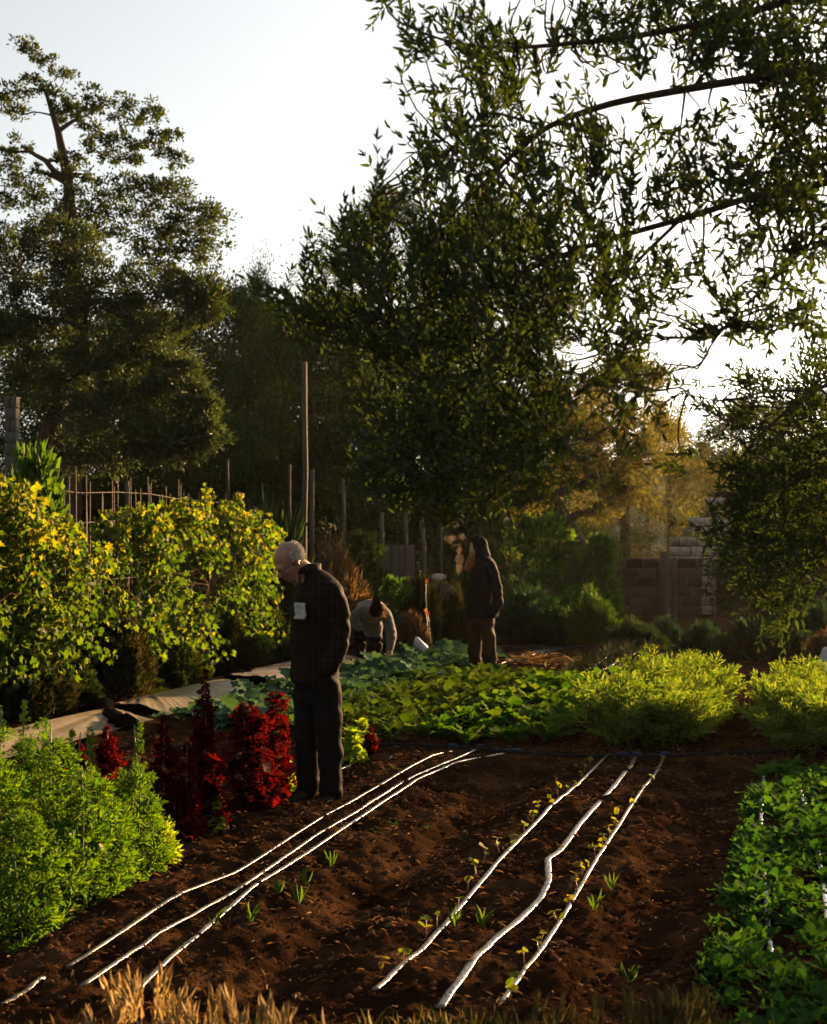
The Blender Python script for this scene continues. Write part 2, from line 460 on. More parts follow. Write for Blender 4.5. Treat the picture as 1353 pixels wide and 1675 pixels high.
# --- grey-green olive in front of it, left
Y = 21.0
ol_tr = [P(55, 889 + EYE * FPX / Y, Y), P(55, 905, Y), P(58, 830, Y), P(62, 770, Y), P(80, 700, Y), P(110, 620, Y), P(140, 540, Y)]
ol_bl = []
for a in ((30, 430, 60, 50, 2200), (100, 400, 70, 44, 2400), (60, 520, 80, 60, 3600), (150, 470, 80, 60, 3600), (230, 480, 70, 56, 3000), (310, 475, 56, 34, 2200), (340, 500, 36, 32, 1500),
          (250, 560, 80, 50, 3400), (170, 590, 90, 60, 4000), (80, 620, 70, 60, 3200), (290, 620, 50, 36, 2000), (230, 660, 80, 46, 3200), (320, 680, 46, 40, 2200), (340, 715, 34, 30, 1500), (260, 720, 70, 38, 2600), (170, 690, 80, 50, 2600), (170, 750, 70, 30, 1300), (20, 560, 50, 60, 1800), (290, 735, 50, 26, 1500), (110, 740, 50, 40, 900)):
    ol_bl.append(B(a[0], a[1], a[2], a[3], Y, int(a[4] * .85), 46))
blob_tree('olive_tree', 'grey-leaved olive tree behind the cane fence, in front of the oak', 'tree', ol_tr, [.18, .17, .15, .13, .11, .08, .06], ol_bl, (.11, .030), M_OLIVE_GREY, M_BARK, limb_r=.06, seed=22, up=.35, spread=.14)

# --- dense dark trees behind the garden (shared crown shapes)
def unit_crown(nm, n, ncl, seed, lsz, prof):
    """a crown 1 wide and 1 high standing on z=0; prof(t) gives the radius at height t"""
    r = np.random.default_rng(seed)
    t = r.random(ncl) ** .9; a = r.uniform(0, 6.283, ncl); q = prof(t) * (0.25 + 0.75 * r.random(ncl) ** .45)
    cc = np.stack([np.cos(a) * q * .5, np.sin(a) * q * .5, t * .95 + .02], 1)
    k = r.integers(0, ncl, n)
    g = r.normal(size=(n, 3)) * np.array((.042, .042, .030)) * (0.5 + r.random(ncl))[k][:, None]
    pos = cc[k] + g
    d = nrm(g * 12 + np.stack([np.cos(a), np.sin(a), np.full(ncl, .4)], 1)[k] + r.normal(size=(n, 3)) * .5)
    return leaf_mesh(nm, pos, d, lsz * r.uniform(.6, 1.3, n), lsz * .55 * r.uniform(.6, 1.2, n), KITE, seed)
CR_ROUND = unit_crown('crown_round', 42000, 240, 31, .0165, lambda t: np.sqrt(np.clip(1 - (2 * t - .9) ** 2 * .9, .05, 1)))
CR_OVAL = unit_crown('crown_oval', 36000, 200, 32, .0155, lambda t: np.clip(1.15 * np.sin(np.clip(t * .9 + .12, 0, 1) * math.pi) ** .7, .06, 1))
CR_SPIRE = unit_crown('crown_spire', 24000, 140, 33, .016, lambda t: np.clip(1.05 * (1 - t) ** .65 * np.clip(t * 6, .3, 1), .05, 1))

def far_tree(name, label, px, py_top, wpx, Y, crown, mat, bark=None, z0=0.6, rz=0.0, group='trees behind the garden', squash=1.0):
    base = P(px, HY, Y); base[2] = 0
    root = empty(name, base, rz); tag(root, label, 'tree', group)
    top = EYE + (HY - py_top) * Y / FPX; w = wpx * Y / FPX
    pts = [base + np.array((0, 0, -.1)), base + np.array((w * .01, 0, top * .3)), base + np.array((-w * .01, 0, top * .6)), base + np.array((0, 0, top * .85))]
    MB().tube(pts, [w * .035, w * .03, w * .02, w * .008], 7).obj('trunk', bark or M_BARK, root, smooth=True)
    for q in range(5):
        a = q * 1.9 + rz; h = top * (.3 + .1 * q)
        MB().tube(curve_pts(base + np.array((0, 0, h)), base + np.array((math.cos(a) * w * .3, math.sin(a) * w * .3, min(h + top * .22, top * .9))), 5), np.linspace(w * .016, w * .004, 5), 5).obj('limb', bark or M_BARK, root, smooth=True)
    c = link('crown', shared(crown, mat), None, root, 'stuff')
    c.location = (0, 0, z0); c.scale = (w, w * squash, top - z0)
    return root
far_tree('evergreen_tree', 'dark evergreen tree filling the gap behind the tall utility pole', 375, 470, 330, 38, CR_ROUND, M_DARK, rz=.3)
far_tree('poplar_tree', 'slim pale-topped tree rising above the dark evergreens left of the pole', 425, 425, 150, 42, CR_SPIRE, M_OAK, rz=1.1)
far_tree('evergreen_tree', 'broad dark tree directly behind the leaning thin posts', 500, 505, 330, 36, CR_OVAL, M_DARK, rz=2.0)
far_tree('evergreen_tree', 'dark tree between the bearded man and the tall pole', 660, 520, 360, 37, CR_ROUND, M_DARK, rz=1.3)
far_tree('tall_tree', 'tall fine-leaved tree with warm rim behind the foreground olive', 640, 318, 330, 45, CR_OVAL, M_OAK, rz=.8, z0=5.5)
far_tree('tall_tree', 'tall brownish tree half hidden by the foreground olive leaves', 800, 330, 300, 47, CR_ROUND, M_OAK, rz=2.6, z0=4.0)
far_tree('evergreen_tree', 'dark tree behind the hooded man', 840, 560, 330, 38, CR_OVAL, M_DARK, rz=.1)
far_tree('evergreen_tree', 'dark evergreen at far left edge behind the brick pillar', 120, 560, 420, 40, CR_OVAL, M_DARK, rz=3.3)
far_tree('evergreen_tree', 'dark tree at the left edge below the oak', -60, 470, 380, 34, CR_ROUND, M_DARK, rz=4.3)
far_tree('evergreen_tree', 'dark low tree behind the cane fence end', 300, 640, 300, 33, CR_ROUND, M_DARK, rz=5.2)
far_tree('evergreen_tree', 'dark tree closing the gap between the grey olive and the tall pole', 290, 520, 330, 44, CR_OVAL, M_DARK, rz=1.9)
far_tree('evergreen_tree', 'dark tree just left of the tall pole, behind the thin posts', 440, 500, 300, 47, CR_ROUND, M_DARK, rz=3.6)
far_tree('evergreen_tree', 'dark tree rising directly behind the tall pole', 560, 480, 320, 50, CR_ROUND, M_DARK, rz=.6)
far_tree('evergreen_tree', 'dark tree between the oak and the grey olive at the back', 210, 500, 320, 49, CR_ROUND, M_DARK, rz=2.4)
far_tree('round_tree', 'round tree with golden backlight painted into its leaves, right of centre beside the sky gap', 1020, 575, 260, 41, CR_ROUND, M_GOLDLIT, rz=1.7, squash=.9)
far_tree('round_tree', 'low tree tinted golden as if backlit, above the ruined stone wall', 1095, 690, 220, 46, CR_OVAL, M_GOLDLIT, rz=.9)
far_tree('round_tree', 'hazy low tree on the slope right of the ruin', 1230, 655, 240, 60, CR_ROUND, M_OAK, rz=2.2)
far_tree('round_tree', 'dark low tree behind the drooping right-hand olive', 1330, 640, 260, 52, CR_OVAL, M_DARK, rz=2.9)

# --- olive with forked trunk behind the low wall, right of the hooded man
Y = 29.0
ft = [P(948, 889 + EYE * FPX / Y, Y), P(950, 930, Y), P(945, 890, Y), P(925, 850, Y), P(905, 810, Y), P(890, 760, Y)]
fb = []
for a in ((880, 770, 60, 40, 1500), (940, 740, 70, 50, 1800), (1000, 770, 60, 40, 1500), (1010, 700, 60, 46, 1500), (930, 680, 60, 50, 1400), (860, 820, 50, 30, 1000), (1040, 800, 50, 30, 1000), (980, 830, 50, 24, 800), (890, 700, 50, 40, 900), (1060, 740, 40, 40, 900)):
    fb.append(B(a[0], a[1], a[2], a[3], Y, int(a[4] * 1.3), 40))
blob_tree('olive_tree', 'fork-trunked olive with golden backlight tinted into its crown behind the hooded man', 'tree', ft, [.26, .22, .20, .15, .11, .07], fb, (.10, .035), M_GOLDLIT, M_BARK, limb_r=.10, seed=24, up=.1)

# --- the hill closing the view on the right
hx = np.linspace(-60, 160, 90); hyy = np.linspace(70, 240, 50)
HX, HYY = np.meshgrid(hx, hyy)
HZ = 17 * np.exp(-((HX - 75) / 60) ** 2) * np.clip((HYY - 70) / 70, 0, 1) ** .8 + 9 * np.exp(-((HX + 30) / 50) ** 2) * np.clip((HYY - 70) / 80, 0, 1) + (vnoise(HX * .15, HYY * .15, 3) - .5) * 2.2 - 0.6
hi = (np.arange(49)[:, None] * 90 + np.arange(89)[None]).ravel()
M_HILL = noise_mat('hillside', [(.05, .06, .02), (.10, .09, .035), (.16, .12, .05)], scale=.25, rough=.95, bump=0)
hill = link('hill', mesh_np('hill', np.stack([HX.ravel(), HYY.ravel(), HZ.ravel()], 1), np.stack([hi, hi + 1, hi + 91, hi + 90], 1), smooth=True), M_HILL)
hill['kind'] = 'structure'
# ------------------------------------------------------------------ the big olive whose boughs hang into the picture from the right
OLEAF = mesh_np('olive_leaf', np.array([(0, 0, 0), (.012, .0045, .0012), (.030, .0062, .0018), (.046, .0042, .001), (.058, 0, -.0012), (.046, -.0042, .001), (.030, -.0062, .0018), (.012, -.0045, .0012), (.030, 0, -.0006)]),
                [np.array([(0, 1, 8), (1, 2, 8), (2, 3, 8), (3, 4, 8), (4, 5, 8), (5, 6, 8), (6, 7, 8), (7, 0, 8)])], smooth=True)
OLEAF.materials.append(M_OLIVE)

def bough_tree(name, label, trunk, tr, boughs, sprays, seed, depth, lsize=.058, bigname=300, BW=.62, mult=1.5):
    """olive built from boughs (px paths) and sprays of leafy shoots; leaves nearest the camera are parts, the rest one mass"""
    r = np.random.default_rng(seed)
    root = empty(name, trunk[0]); tag(root, label, 'tree')
    MB().tube(trunk, tr, 10).obj('trunk', M_BARK_PALE, root, smooth=True)
    nodes = [np.asarray(trunk[-1])]
    for pts, r0, r1 in boughs:
        p = np.asarray(pts, float)
        k = np.linspace(0, len(p) - 1, len(p) * 4); f = np.floor(k).astype(int).clip(0, len(p) - 2); w = (k - f)[:, None]
        p = p[f] * (1 - w) + p[f + 1] * w
        p[1:-1] += r.normal(0, .006, (len(p) - 2, 3))
        sm = p.copy()
        for _ in range(3): sm[1:-1] = (sm[:-2] + sm[1:-1] * 2 + sm[2:]) / 4
        MB().tube(sm, np.linspace(r0, r1, len(sm)) * BW, 7).obj('bough', M_BARK, root, smooth=True)
        nodes += list(sm[2:])
    N = np.array(nodes)
    tw = MB(); LP, LD, LL, LU = [], [], [], []
    for (px, py, rx, ry, ns, dirx, dirz) in sprays:
        for q in range(max(1, int(ns * mult))):
            a, rr = r.uniform(0, 6.283), math.sqrt(r.random())
            Y = r.uniform(*depth)
            c = P(px + math.cos(a) * rr * rx, py + math.sin(a) * rr * ry, Y)
            dv = nrm(np.array((dirx, 0, dirz)) + r.normal(0, .45, 3))
            L = r.uniform(.12, .26); m = int(r.integers(6, 12))
            t = np.linspace(0, 1, m)[:, None]
            bend = nrm(r.normal(size=3)) * .04
            pts = c - dv * L * .5 + dv * L * t + bend * t * t
            tw.tube(pts[::max(1, m // 4)], np.linspace(.0022, .001, len(pts[::max(1, m // 4)])), 3, closed_ends=False)
            if q % 3 == 0:                     # a twig back to the nearest bough
                j = int(np.argmin(np.linalg.norm(N - pts[0], axis=1)))
                if np.linalg.norm(N[j] - pts[0]) < 1.1:
                    tw.tube(curve_pts(N[j], pts[0], 6, sag=-.04, jit=.05, r=r), np.linspace(.005, .0022, 6), 4, closed_ends=False)
            side = nrm(np.cross(dv, r.normal(size=3)))
            for i in range(m):
                s2 = side if i % 2 == 0 else nrm(np.cross(dv, side))
                for sg in (-1, 1):
                    if r.random() < .12: continue
                    LP.append(pts[i]); LD.append(nrm(dv * .75 + sg * s2 * r.uniform(.45, 1.0) + r.normal(0, .16, 3) + np.array((0, 0, .10))))
                    LL.append(lsize * r.uniform(.65, 1.15) * (1 - .35 * i / m)); LU.append(r.normal(size=3))
            LP.append(pts[-1]); LD.append(dv); LL.append(lsize * .7); LU.append(r.normal(size=3))
    tw.obj('twigs', M_BARK, root, kind='stuff')
    LP, LD, LL, LU = np.array(LP), nrm(np.array(LD)), np.array(LL), np.array(LU)
    # the 300 leaves that show largest: size / distance, inside the frame
    pxs = LP[:, 0] / LP[:, 1] * FPX + CX; pys = HY - (LP[:, 2] - EYE) / LP[:, 1] * FPX
    view = nrm(LP - np.array((0, 0, EYE)))
    show = LL / LP[:, 1] * np.sqrt(1 - np.clip((LD * view).sum(1) ** 2, 0, 1)) * ((pxs > 5) & (pxs < 1348) & (pys > 5) & (pys < 1670))
    big = np.argsort(-show)[:bigname]
    rest = np.ones(len(LP), bool); rest[big] = False
    base = np.asarray(trunk[0])
    me = leaf_mesh('foliage', LP[rest] - base, LD[rest], LL[rest], LL[rest] * .27, LENS, seed)
    link('foliage', me, M_OLIVE, root, 'stuff')
    for i in big:
        s = np.cross(LD[i], LU[i]); s /= np.linalg.norm(s); u = np.cross(s, LD[i])
        k = LL[i] / .058
        M = Matrix(((LD[i][0] * k, s[0] * k, u[0] * k, LP[i][0] - base[0]), (LD[i][1] * k, s[1] * k, u[1] * k, LP[i][1] - base[1]), (LD[i][2] * k, s[2] * k, u[2] * k, LP[i][2] - base[2]), (0, 0, 0, 1)))
        o = bpy.data.objects.new('leaf', OLEAF); COL.objects.link(o); o.parent = root; o.matrix_basis = M
    return root

D = 4.5
tr0 = [np.array((3.45, 4.8, -.05)), np.array((3.4, 4.8, .7)), np.array((3.25, 4.75, 1.4)), np.array((3.05, 4.7, 2.0)), np.array((2.8, 4.65, 2.6))]
def bp(*a): return [P(x, y, D + dd) for x, y, dd in a]
boughs = [
    ([tr0[-1]] + bp((1700, 60, 0), (1450, 95, -.1), (1200, 133, -.1), (1000, 165, 0), (890, 205, .05), (800, 290, .1), (720, 370, .15)), .034, .008),
    ([tr0[-1]] + bp((1600, 220, .1), (1400, 290, .1), (1230, 322, .1), (1110, 362, .15), (960, 400, .2), (800, 470, .2), (620, 520, .2), (480, 560, .25)), .030, .006),
    ([tr0[-1]] + bp((1650, -60, 0), (1350, -20, -.2), (1200, 30, -.2), (1040, 60, -.1), (900, 75, 0), (760, 75, 0), (660, 40, 0)), .030, .005),
    (bp((960, 400, .2), (900, 490, .25), (850, 600, .3), (790, 710, .3), (730, 820, .3)), .014, .005),
    (bp((800, 470, .2), (720, 560, .25), (680, 660, .3), (650, 760, .3)), .010, .004),
    (bp((1110, 362, .15), (1020, 450, .2), (980, 540, .2), (1050, 640, .2)), .012, .004),
    (bp((890, 205, .05), (800, 180, 0), (740, 240, 0)), .010, .003),
    (bp((620, 520, .2), (580, 430, .2), (612, 320, .2)), .008, .002),
    (bp((1400, 290, .1), (1330, 400, 0), (1250, 470, 0), (1180, 540, 0)), .010, .003),
]
SP = [(640, 10, 28, 18, 3, -.3, -.7), (690, 70, 40, 30, 5, -.5, .6), (700, 150, 18, 10, 2, -.9, .1), (765, 60, 50, 44, 9, -.2, .9), (800, 115, 60, 46, 13, -.2, .9), (880, 70, 60, 44, 9, -.2, .9),
      (720, 250, 66, 50, 13, -.3, .9), (790, 190, 56, 60, 15, -.2, 1), (830, 260, 66, 54, 16, -.1, 1), (700, 300, 46, 36, 9, -.3, .8), (615, 300, 6, 18, 2, -.05, 1),
      (600, 385, 52, 46, 15, -.2, 1), (560, 455, 66, 50, 19, -.3, .9), (500, 520, 46, 40, 13, -.6, .7), (475, 475, 10, 8, 1, -.3, 1), (660, 440, 80, 66, 26, -.2, 1), (740, 395, 80, 66, 26, -.2, 1), (830, 375, 90, 76, 30, -.1, 1),
      (920, 300, 76, 60, 20, -.1, 1), (945, 215, 66, 34, 6, -.1, .9), (1010, 250, 60, 46, 8, 0, .9), (1000, 60, 76, 56, 17, -.1, .7), (1100, 50, 86, 56, 24, 0, .6), (1200, 55, 86, 70, 34, 0, .6),
      (1310, 90, 76, 90, 46, 0, .6), (1310, 220, 66, 90, 46, 0, .5), (1255, 300, 70, 44, 24, 0, .5), (1160, 290, 70, 40, 14, 0, .8), (1070, 300, 76, 46, 13, 0, 1), (1170, 220, 50, 26, 4, 0, -.6), (1090, 215, 50, 30, 4, 0, -.7),
      (950, 400, 86, 66, 27, -.1, .9), (1030, 460, 66, 54, 17, 0, .8), (1015, 545, 56, 44, 15, 0, .5), (900, 500, 90, 66, 28, -.1, .8), (800, 520, 90, 70, 36, -.2, .9), (700, 555, 90, 56, 32, -.3, .8), (610, 545, 66, 44, 18, -.5, .6),
      (1080, 430, 36, 36, 5, .3, .5), (1190, 415, 70, 30, 8, 0, -.6), (1310, 430, 56, 36, 10, 0, -.5), (1240, 480, 40, 24, 5, -.4, -.5), (1330, 500, 30, 40, 5, 0, -.5), (1300, 350, 50, 30, 10, 0, -.3), (1190, 545, 36, 14, 2, -.9, .2),
      (680, 680, 80, 66, 34, -.3, .7), (780, 690, 95, 80, 46, -.2, .5), (860, 630, 80, 80, 34, 0, .5), (720, 785, 80, 56, 32, -.2, .2), (820, 780, 70, 60, 26, 0, .1), (640, 750, 56, 56, 20, -.5, .5), (900, 730, 60, 56, 14, .2, -.2), (1055, 640, 40, 44, 5, .2, -.5), (985, 615, 50, 36, 8, .1, .1), (590, 640, 24, 24, 2, -.5, .8), (1000, 700, 60, 50, 4, .1, -.5), (1150, 530, 40, 18, 4, -.6, .3), (1250, 525, 44, 30, 5, -.2, -.4), (1110, 480, 26, 26, 3, .2, .3), (1210, 500, 40, 24, 5, -.2, .5), (1330, 560, 24, 24, 3, -.2, -.3)]
SPX = [(1480, 60, 110, 120, 40, 0, .6), (1500, 250, 110, 90, 36, 0, .5), (1420, 380, 70, 60, 16, 0, .2), (1250, -80, 160, 70, 36, 0, .7), (1000, -70, 140, 50, 20, 0, .8), (1640, 120, 120, 160, 40, .2, .7)]
bough_tree('olive_tree', 'large olive hanging leafy boughs into the picture from the upper right', tr0, [.16, .14, .12, .09, .07], boughs, SP + SPX, 41, (3.9, 5.4))

D = 5.9
tr1 = [np.array((2.75, 6.3, -.05)), np.array((2.7, 6.25, .5)), np.array((2.6, 6.2, 1.1)), np.array((2.5, 6.1, 1.7))]
boughs1 = [
    ([tr1[-1]] + bp((1520, 600, 0), (1420, 600, 0), (1320, 640, 0), (1230, 720, 0), (1160, 830, 0)), .030, .006),
    ([tr1[-2]] + bp((1500, 760, .1), (1400, 740, .1), (1300, 780, .1), (1230, 880, .1), (1200, 980, .1)), .028, .006),
    ([tr1[-2]] + bp((1480, 860, 0), (1380, 880, 0), (1310, 940, 0), (1270, 1010, 0)), .02, .005),
    (bp((1320, 640, 0), (1250, 640, 0), (1180, 660, -.1), (1110, 640, -.1)), .012, .003),
]
SP1 = [(1330, 610, 40, 40, 22, -.2, .8), (1260, 660, 60, 46, 30, -.4, .5), (1200, 690, 40, 30, 7, -.7, .3), (1330, 720, 50, 70, 60, -.3, .4), (1240, 750, 60, 56, 40, -.5, .1), (1205, 800, 30, 56, 16, -.5, -.3), (1280, 820, 80, 66, 80, -.3, 0),
       (1345, 850, 40, 80, 46, -.2, 0), (1220, 880, 66, 56, 46, -.4, -.3), (1310, 930, 56, 60, 54, -.2, -.3), (1190, 920, 24, 40, 6, -.5, -.5), (1240, 960, 56, 34, 26, -.3, -.6), (1275, 1005, 36, 26, 12, -.2, -.8), (1130, 660, 30, 20, 4, -.9, .2), (1200, 620, 40, 20, 5, -.5, .6), (1110, 760, 34, 30, 5, -.7, -.2)]
SPX1 = [(1440, 640, 70, 100, 60, 0, .5), (1440, 820, 70, 100, 60, 0, .1), (1540, 640, 60, 120, 40, .3, .5)]
bough_tree('olive_tree', 'dark olive drooping at the right edge in front of the shrubs', tr1, [.10, .09, .075, .05], boughs1, SP1 + SPX1, 43, (5.4, 6.8), lsize=.056, mult=1.0)
# --- an unseen olive added out of frame to shade the near right of the beds
sh = [np.array((11.3, 16.2, -.1)), np.array((11.3, 16.2, .8)), np.array((11.2, 16.1, 1.6)), np.array((11.4, 16.2, 2.4))]
r_ = np.random.default_rng(61); bl_ = []
for k in range(16):
    q = nrm(r_.normal(size=3)) * np.array((1.15, 1.15, 1.1)) * r_.random() ** .3
    bl_.append((np.array((11.3, 16.2, 3.0)) + q, (.6, .6, .5), 420, 12))
blob_tree('olive_tree', 'unseen olive added beyond the right edge to shade the near soil', 'tree', sh, [.16, .14, .12, .10], bl_, (.10, .03), M_OLIVE, M_BARK, limb_r=.06, seed=62)
# ------------------------------------------------------------------ shrubs, walls, posts, fence behind the beds
def unit_tuft(nm, n, seed, L, W, upness, ncl=60, dome=True):
    """a dome-shaped bush 1 wide, 1 high of thin upright leaves"""
    r = np.random.default_rng(seed)
    a = r.uniform(0, 6.283, ncl); q = np.sqrt(r.random(ncl)) * .46
    hgt = np.sqrt(np.clip(1 - (q / .5) ** 2, .05, 1)) if dome else np.ones(ncl)
    hgt = np.clip(hgt * r.uniform(.35, 1, ncl) ** .7 * np.where(r.random(ncl) < .15, 1.25, 1), .1, 1.1); q = q * r.uniform(.7, 1.2, ncl)
    k = r.integers(0, ncl, n)
    t = r.random(n) ** .6 * hgt[k]
    pos = np.stack([np.cos(a[k]) * q[k], np.sin(a[k]) * q[k], t * (1 - L * .7)], 1) + r.normal(0, .03, (n, 3))
    d = nrm(np.stack([np.cos(a[k]) * q[k], np.sin(a[k]) * q[k], np.full(n, upness)], 1) + r.normal(0, .3, (n, 3)))
    pos[:, 2] = np.maximum(pos[:, 2], 0)
    return leaf_mesh(nm, pos, d, L * r.uniform(.6, 1.3, n), W * r.uniform(.6, 1.3, n), KITE, seed)
CR_BUSH = unit_crown('bush_round', 16000, 130, 51, .034, lambda t: np.sqrt(np.clip(1 - (1.0 * t) ** 2 * .95, .05, 1)))
CR_FINE = unit_tuft('bush_fine', 14000, 52, .11, .0075, .6, 120)
CR_SPIKY = unit_tuft('bush_spiky', 5200, 53, .34, .008, .9, 80)
CR_LEAFY = unit_crown('bush_leafy', 3600, 70, 54, .085, lambda t: np.sqrt(np.clip(1 - (1.0 * t) ** 2 * .9, .05, 1)))
M_TEAL = leaf_mat('teal_leaf', [(.018, .050, .024), (.030, .070, .032), (.045, .090, .042)], trans=.35, tcol=(1.5, 1.6, .7), rough=.5, spec=.3)
M_BRIGHT = leaf_mat('bright_green_leaf', [(.035, .085, .012), (.055, .12, .018), (.085, .15, .022)], trans=.45, tcol=(1.9, 1.7, .4), rough=.42, spec=.35)
M_DRY = leaf_mat('dry_stem', [(.12, .088, .042), (.18, .135, .068), (.23, .18, .095)], trans=.45, tcol=(1.7, 1.2, .6), rough=.6, spec=.2)
M_DRYDARK = leaf_mat('brown_brush', [(.035, .034, .013), (.055, .048, .018), (.045, .070, .018), (.035, .06, .015)], trans=.35, tcol=(1.7, 1.2, .6), rough=.7, spec=.15)
M_ROSE = leaf_mat('rosemary_leaf', [(.030, .060, .022), (.045, .080, .030), (.060, .095, .036)], trans=.35, tcol=(1.6, 1.5, .6), rough=.5, spec=.3)

def shrub(name, label, px, py_base, py_top, wpx, crown, mat, Y=None, rz=None, group=None, cat='shrub', deep=1.0, stems=4):
    if Y is None: Y = EYE * FPX / (py_base - HY)
    base = P(px, HY, Y); base[2] = 0.0 if Y > 14 else ground_z(base[0], base[1])
    root = empty(name, base); tag(root, label, cat, group)
    top = EYE + (HY - py_top) * Y / FPX; w = wpx * Y / FPX
    for q in range(stems):
        a = q * 6.283 / stems + px
        MB().tube(curve_pts(base + np.array((math.cos(a) * .03, math.sin(a) * .03, -.03)), base + np.array((math.cos(a) * w * .22, math.sin(a) * w * .22, top * .7)), 4), np.linspace(.014, .004, 4), 5).obj('stem', M_BARK, root, smooth=True)
    c = link('foliage', shared(crown, mat), None, root, 'stuff')
    c.scale = (w, w * deep, top); c.rotation_euler = (0, 0, rz if rz is not None else px * .37)
    return root

# dark understorey in front of the far trees
und = [(-40, 800, 'at the left edge under the oak'), (70, 790, 'behind the leaning olive trunk'), (190, 780, 'under the grey olive, behind the cane fence'), (310, 770, 'behind the end of the cane fence'), (420, 760, 'left of the tall utility pole'),
       (530, 700, 'right of the tall utility pole'), (640, 740, 'behind the grey board panel'), (740, 780, 'behind the smoke'), (850, 790, 'behind the green grapevine by the wall'), (1200, 830, 'behind the ruined stone wall'), (1290, 780, 'behind the drooping right-hand olive'), (1390, 790, 'at the right edge behind the wall')]
for i, (x, yt, w) in enumerate(und):
    shrub('hedge_shrub', 'tall dark leafy hedge shrub ' + w, x, 0, yt, 250, CR_BUSH, M_DARK if i % 3 else M_SCRUB, Y=33 + (i % 3) * .9, group='dark hedge shrubs', deep=.8)

shrub('feathery_bush', 'dark feathery bush directly right of the hooded man', 868, 1052, 958, 150, CR_FINE, M_TEAL)
shrub('feathery_bush', 'small dull green bush between the dark feathery bush and the bright bush', 916, 1054, 998, 66, CR_FINE, M_ROSE)
shrub('round_bush', 'upright bright green bush in front of the forked olive trunk', 972, 1056, 962, 88, CR_FINE, M_BRIGHT)
shrub('mound_bush', 'low dark green mound in front of the grey posts', 1040, 1062, 1010, 96, CR_FINE, M_ROSE)
shrub('mound_bush', 'small green mound touching the low dark mound', 1085, 1050, 1008, 60, CR_FINE, M_TEAL)
shrub('grey_bush', 'round silvery green bush behind the left carrot bed', 1148, 1078, 1016, 96, CR_FINE, M_TEAL)
shrub('spiky_clump', 'dark spiky clump behind the gap between the carrot beds', 1250, 1080, 1008, 112, CR_SPIKY, M_TEAL)
shrub('blue_bush', 'blue-green bush at the right edge behind the drooping olive', 1335, 1062, 984, 90, CR_FINE, M_TEAL)
shrub('dry_shrub', 'golden dry twiggy shrub at the right edge above the carrots', 1356, 1090, 1030, 70, CR_SPIKY, M_DRY)
shrub('grapevine_bush', 'sunlit green grapevine bush left of the forked olive', 880, 0, 848, 150, CR_LEAFY, M_BRIGHT, Y=27.5)
shrub('grapevine_bush', 'green leafy shrub behind the hooded man\'s shoulder', 820, 0, 890, 90, CR_LEAFY, M_SCRUB, Y=25.5)
shrub('grapevine_bush', 'bright leaves to the right of the forked olive trunk', 985, 0, 878, 80, CR_LEAFY, M_BRIGHT, Y=28.3)
shrub('dry_bush', 'tan dry feathery bush behind the old man\'s shoulder', 545, 0, 884, 130, CR_FINE, M_DRY, Y=21.5)
shrub('green_bush', 'green bush between the tan dry bush and the board panel', 600, 0, 876, 90, CR_LEAFY, M_SCRUB, Y=24)
shrub('climber_bush', 'climbing green leaves behind the bending gardener', 650, 0, 948, 76, CR_LEAFY, M_BRIGHT, Y=20.8)
shrub('dry_weeds', 'brown dry weeds right of the bending gardener', 692, 0, 940, 64, CR_SPIKY, M_DRYDARK, Y=21)
shrub('dry_weeds', 'orange-brown dry grass low beside the flowers', 672, 0, 1000, 50, CR_SPIKY, M_DRY, Y=20.2)
shrub('green_weeds', 'olive green weeds left of the hooded man', 742, 0, 958, 70, CR_FINE, M_DRYDARK, Y=21.5)
shrub('dark_bush', 'dark green bush hidden behind the hooded man', 765, 0, 930, 80, CR_LEAFY, M_DARK, Y=24)
shrub('rosemary', 'upright rosemary with spiky tips above the old man\'s head', 445, 0, 824, 110, CR_SPIKY, M_ROSE, Y=20.5)
shrub('laurel_bush', 'glossy green bush at the left edge above the yellow vine', 50, 0, 745, 130, CR_LEAFY, M_BRIGHT, Y=14.3)
for x, yt, wd, m, lab in ((185, 960, 120, M_DRYDARK, 'brown dry brush between the two yellow vines'), (40, 1040, 150, M_DRYDARK, 'dark brush under the nearest yellow vine'), (280, 1040, 120, M_SCRUB, 'dark green weeds under the second vine beside the plastic sheet'),
                          (370, 1010, 120, M_DRYDARK, 'brown weeds under the second vine left of the old man'), (440, 1000, 100, M_SCRUB, 'dull green weeds behind the old man\'s waist'), (225, 1090, 90, M_DARK, 'low dark weeds at the edge of the plastic sheet'), (120, 1080, 90, M_DARK, 'low dark weeds below the trailing vine shoot')):
    Yv = 7.25 / (.2868 - (x - CX) / FPX * .958)
    shrub('brush', lab, x, 0, yt, wd, CR_FINE if m is not M_DARK else CR_BUSH, m, Y=Yv, group='brush under the vines')

# low block wall behind the beds
M_BLOCK = noise_mat('wall_block', [(.030, .022, .014), (.055, .040, .026), (.08, .060, .040)], scale=6, rough=.95, bump=.7, bscale=25, spec=.1)
def vary(m, lo=.6, hi=1.35):
    """each block its own shade"""
    n, l = m.node_tree.nodes, m.node_tree.links
    oi = n.new('ShaderNodeObjectInfo'); rp = ramp(n, [(lo, lo * .98, lo * .94), (hi, hi, hi)]); l.new(oi.outputs['Random'], rp.inputs[0])
    src = [q for q in n if q.type == 'VALTORGB' and q is not rp][0]
    mx = n.new('ShaderNodeMix'); mx.data_type = 'RGBA'; mx.blend_type = 'MULTIPLY'; mx.inputs[0].default_value = 1
    l.new(src.outputs[0], mx.inputs[6]); l.new(rp.outputs[0], mx.inputs[7])
    for q in n:
        if q.type == 'BSDF_DIFFUSE': l.new(mx.outputs[2], q.inputs['Color'])
vary(M_BLOCK)
M_MORTAR = noise_mat('mortar', [(.05, .042, .033), (.09, .075, .06)], scale=12, rough=1, bump=.4, spec=.1)
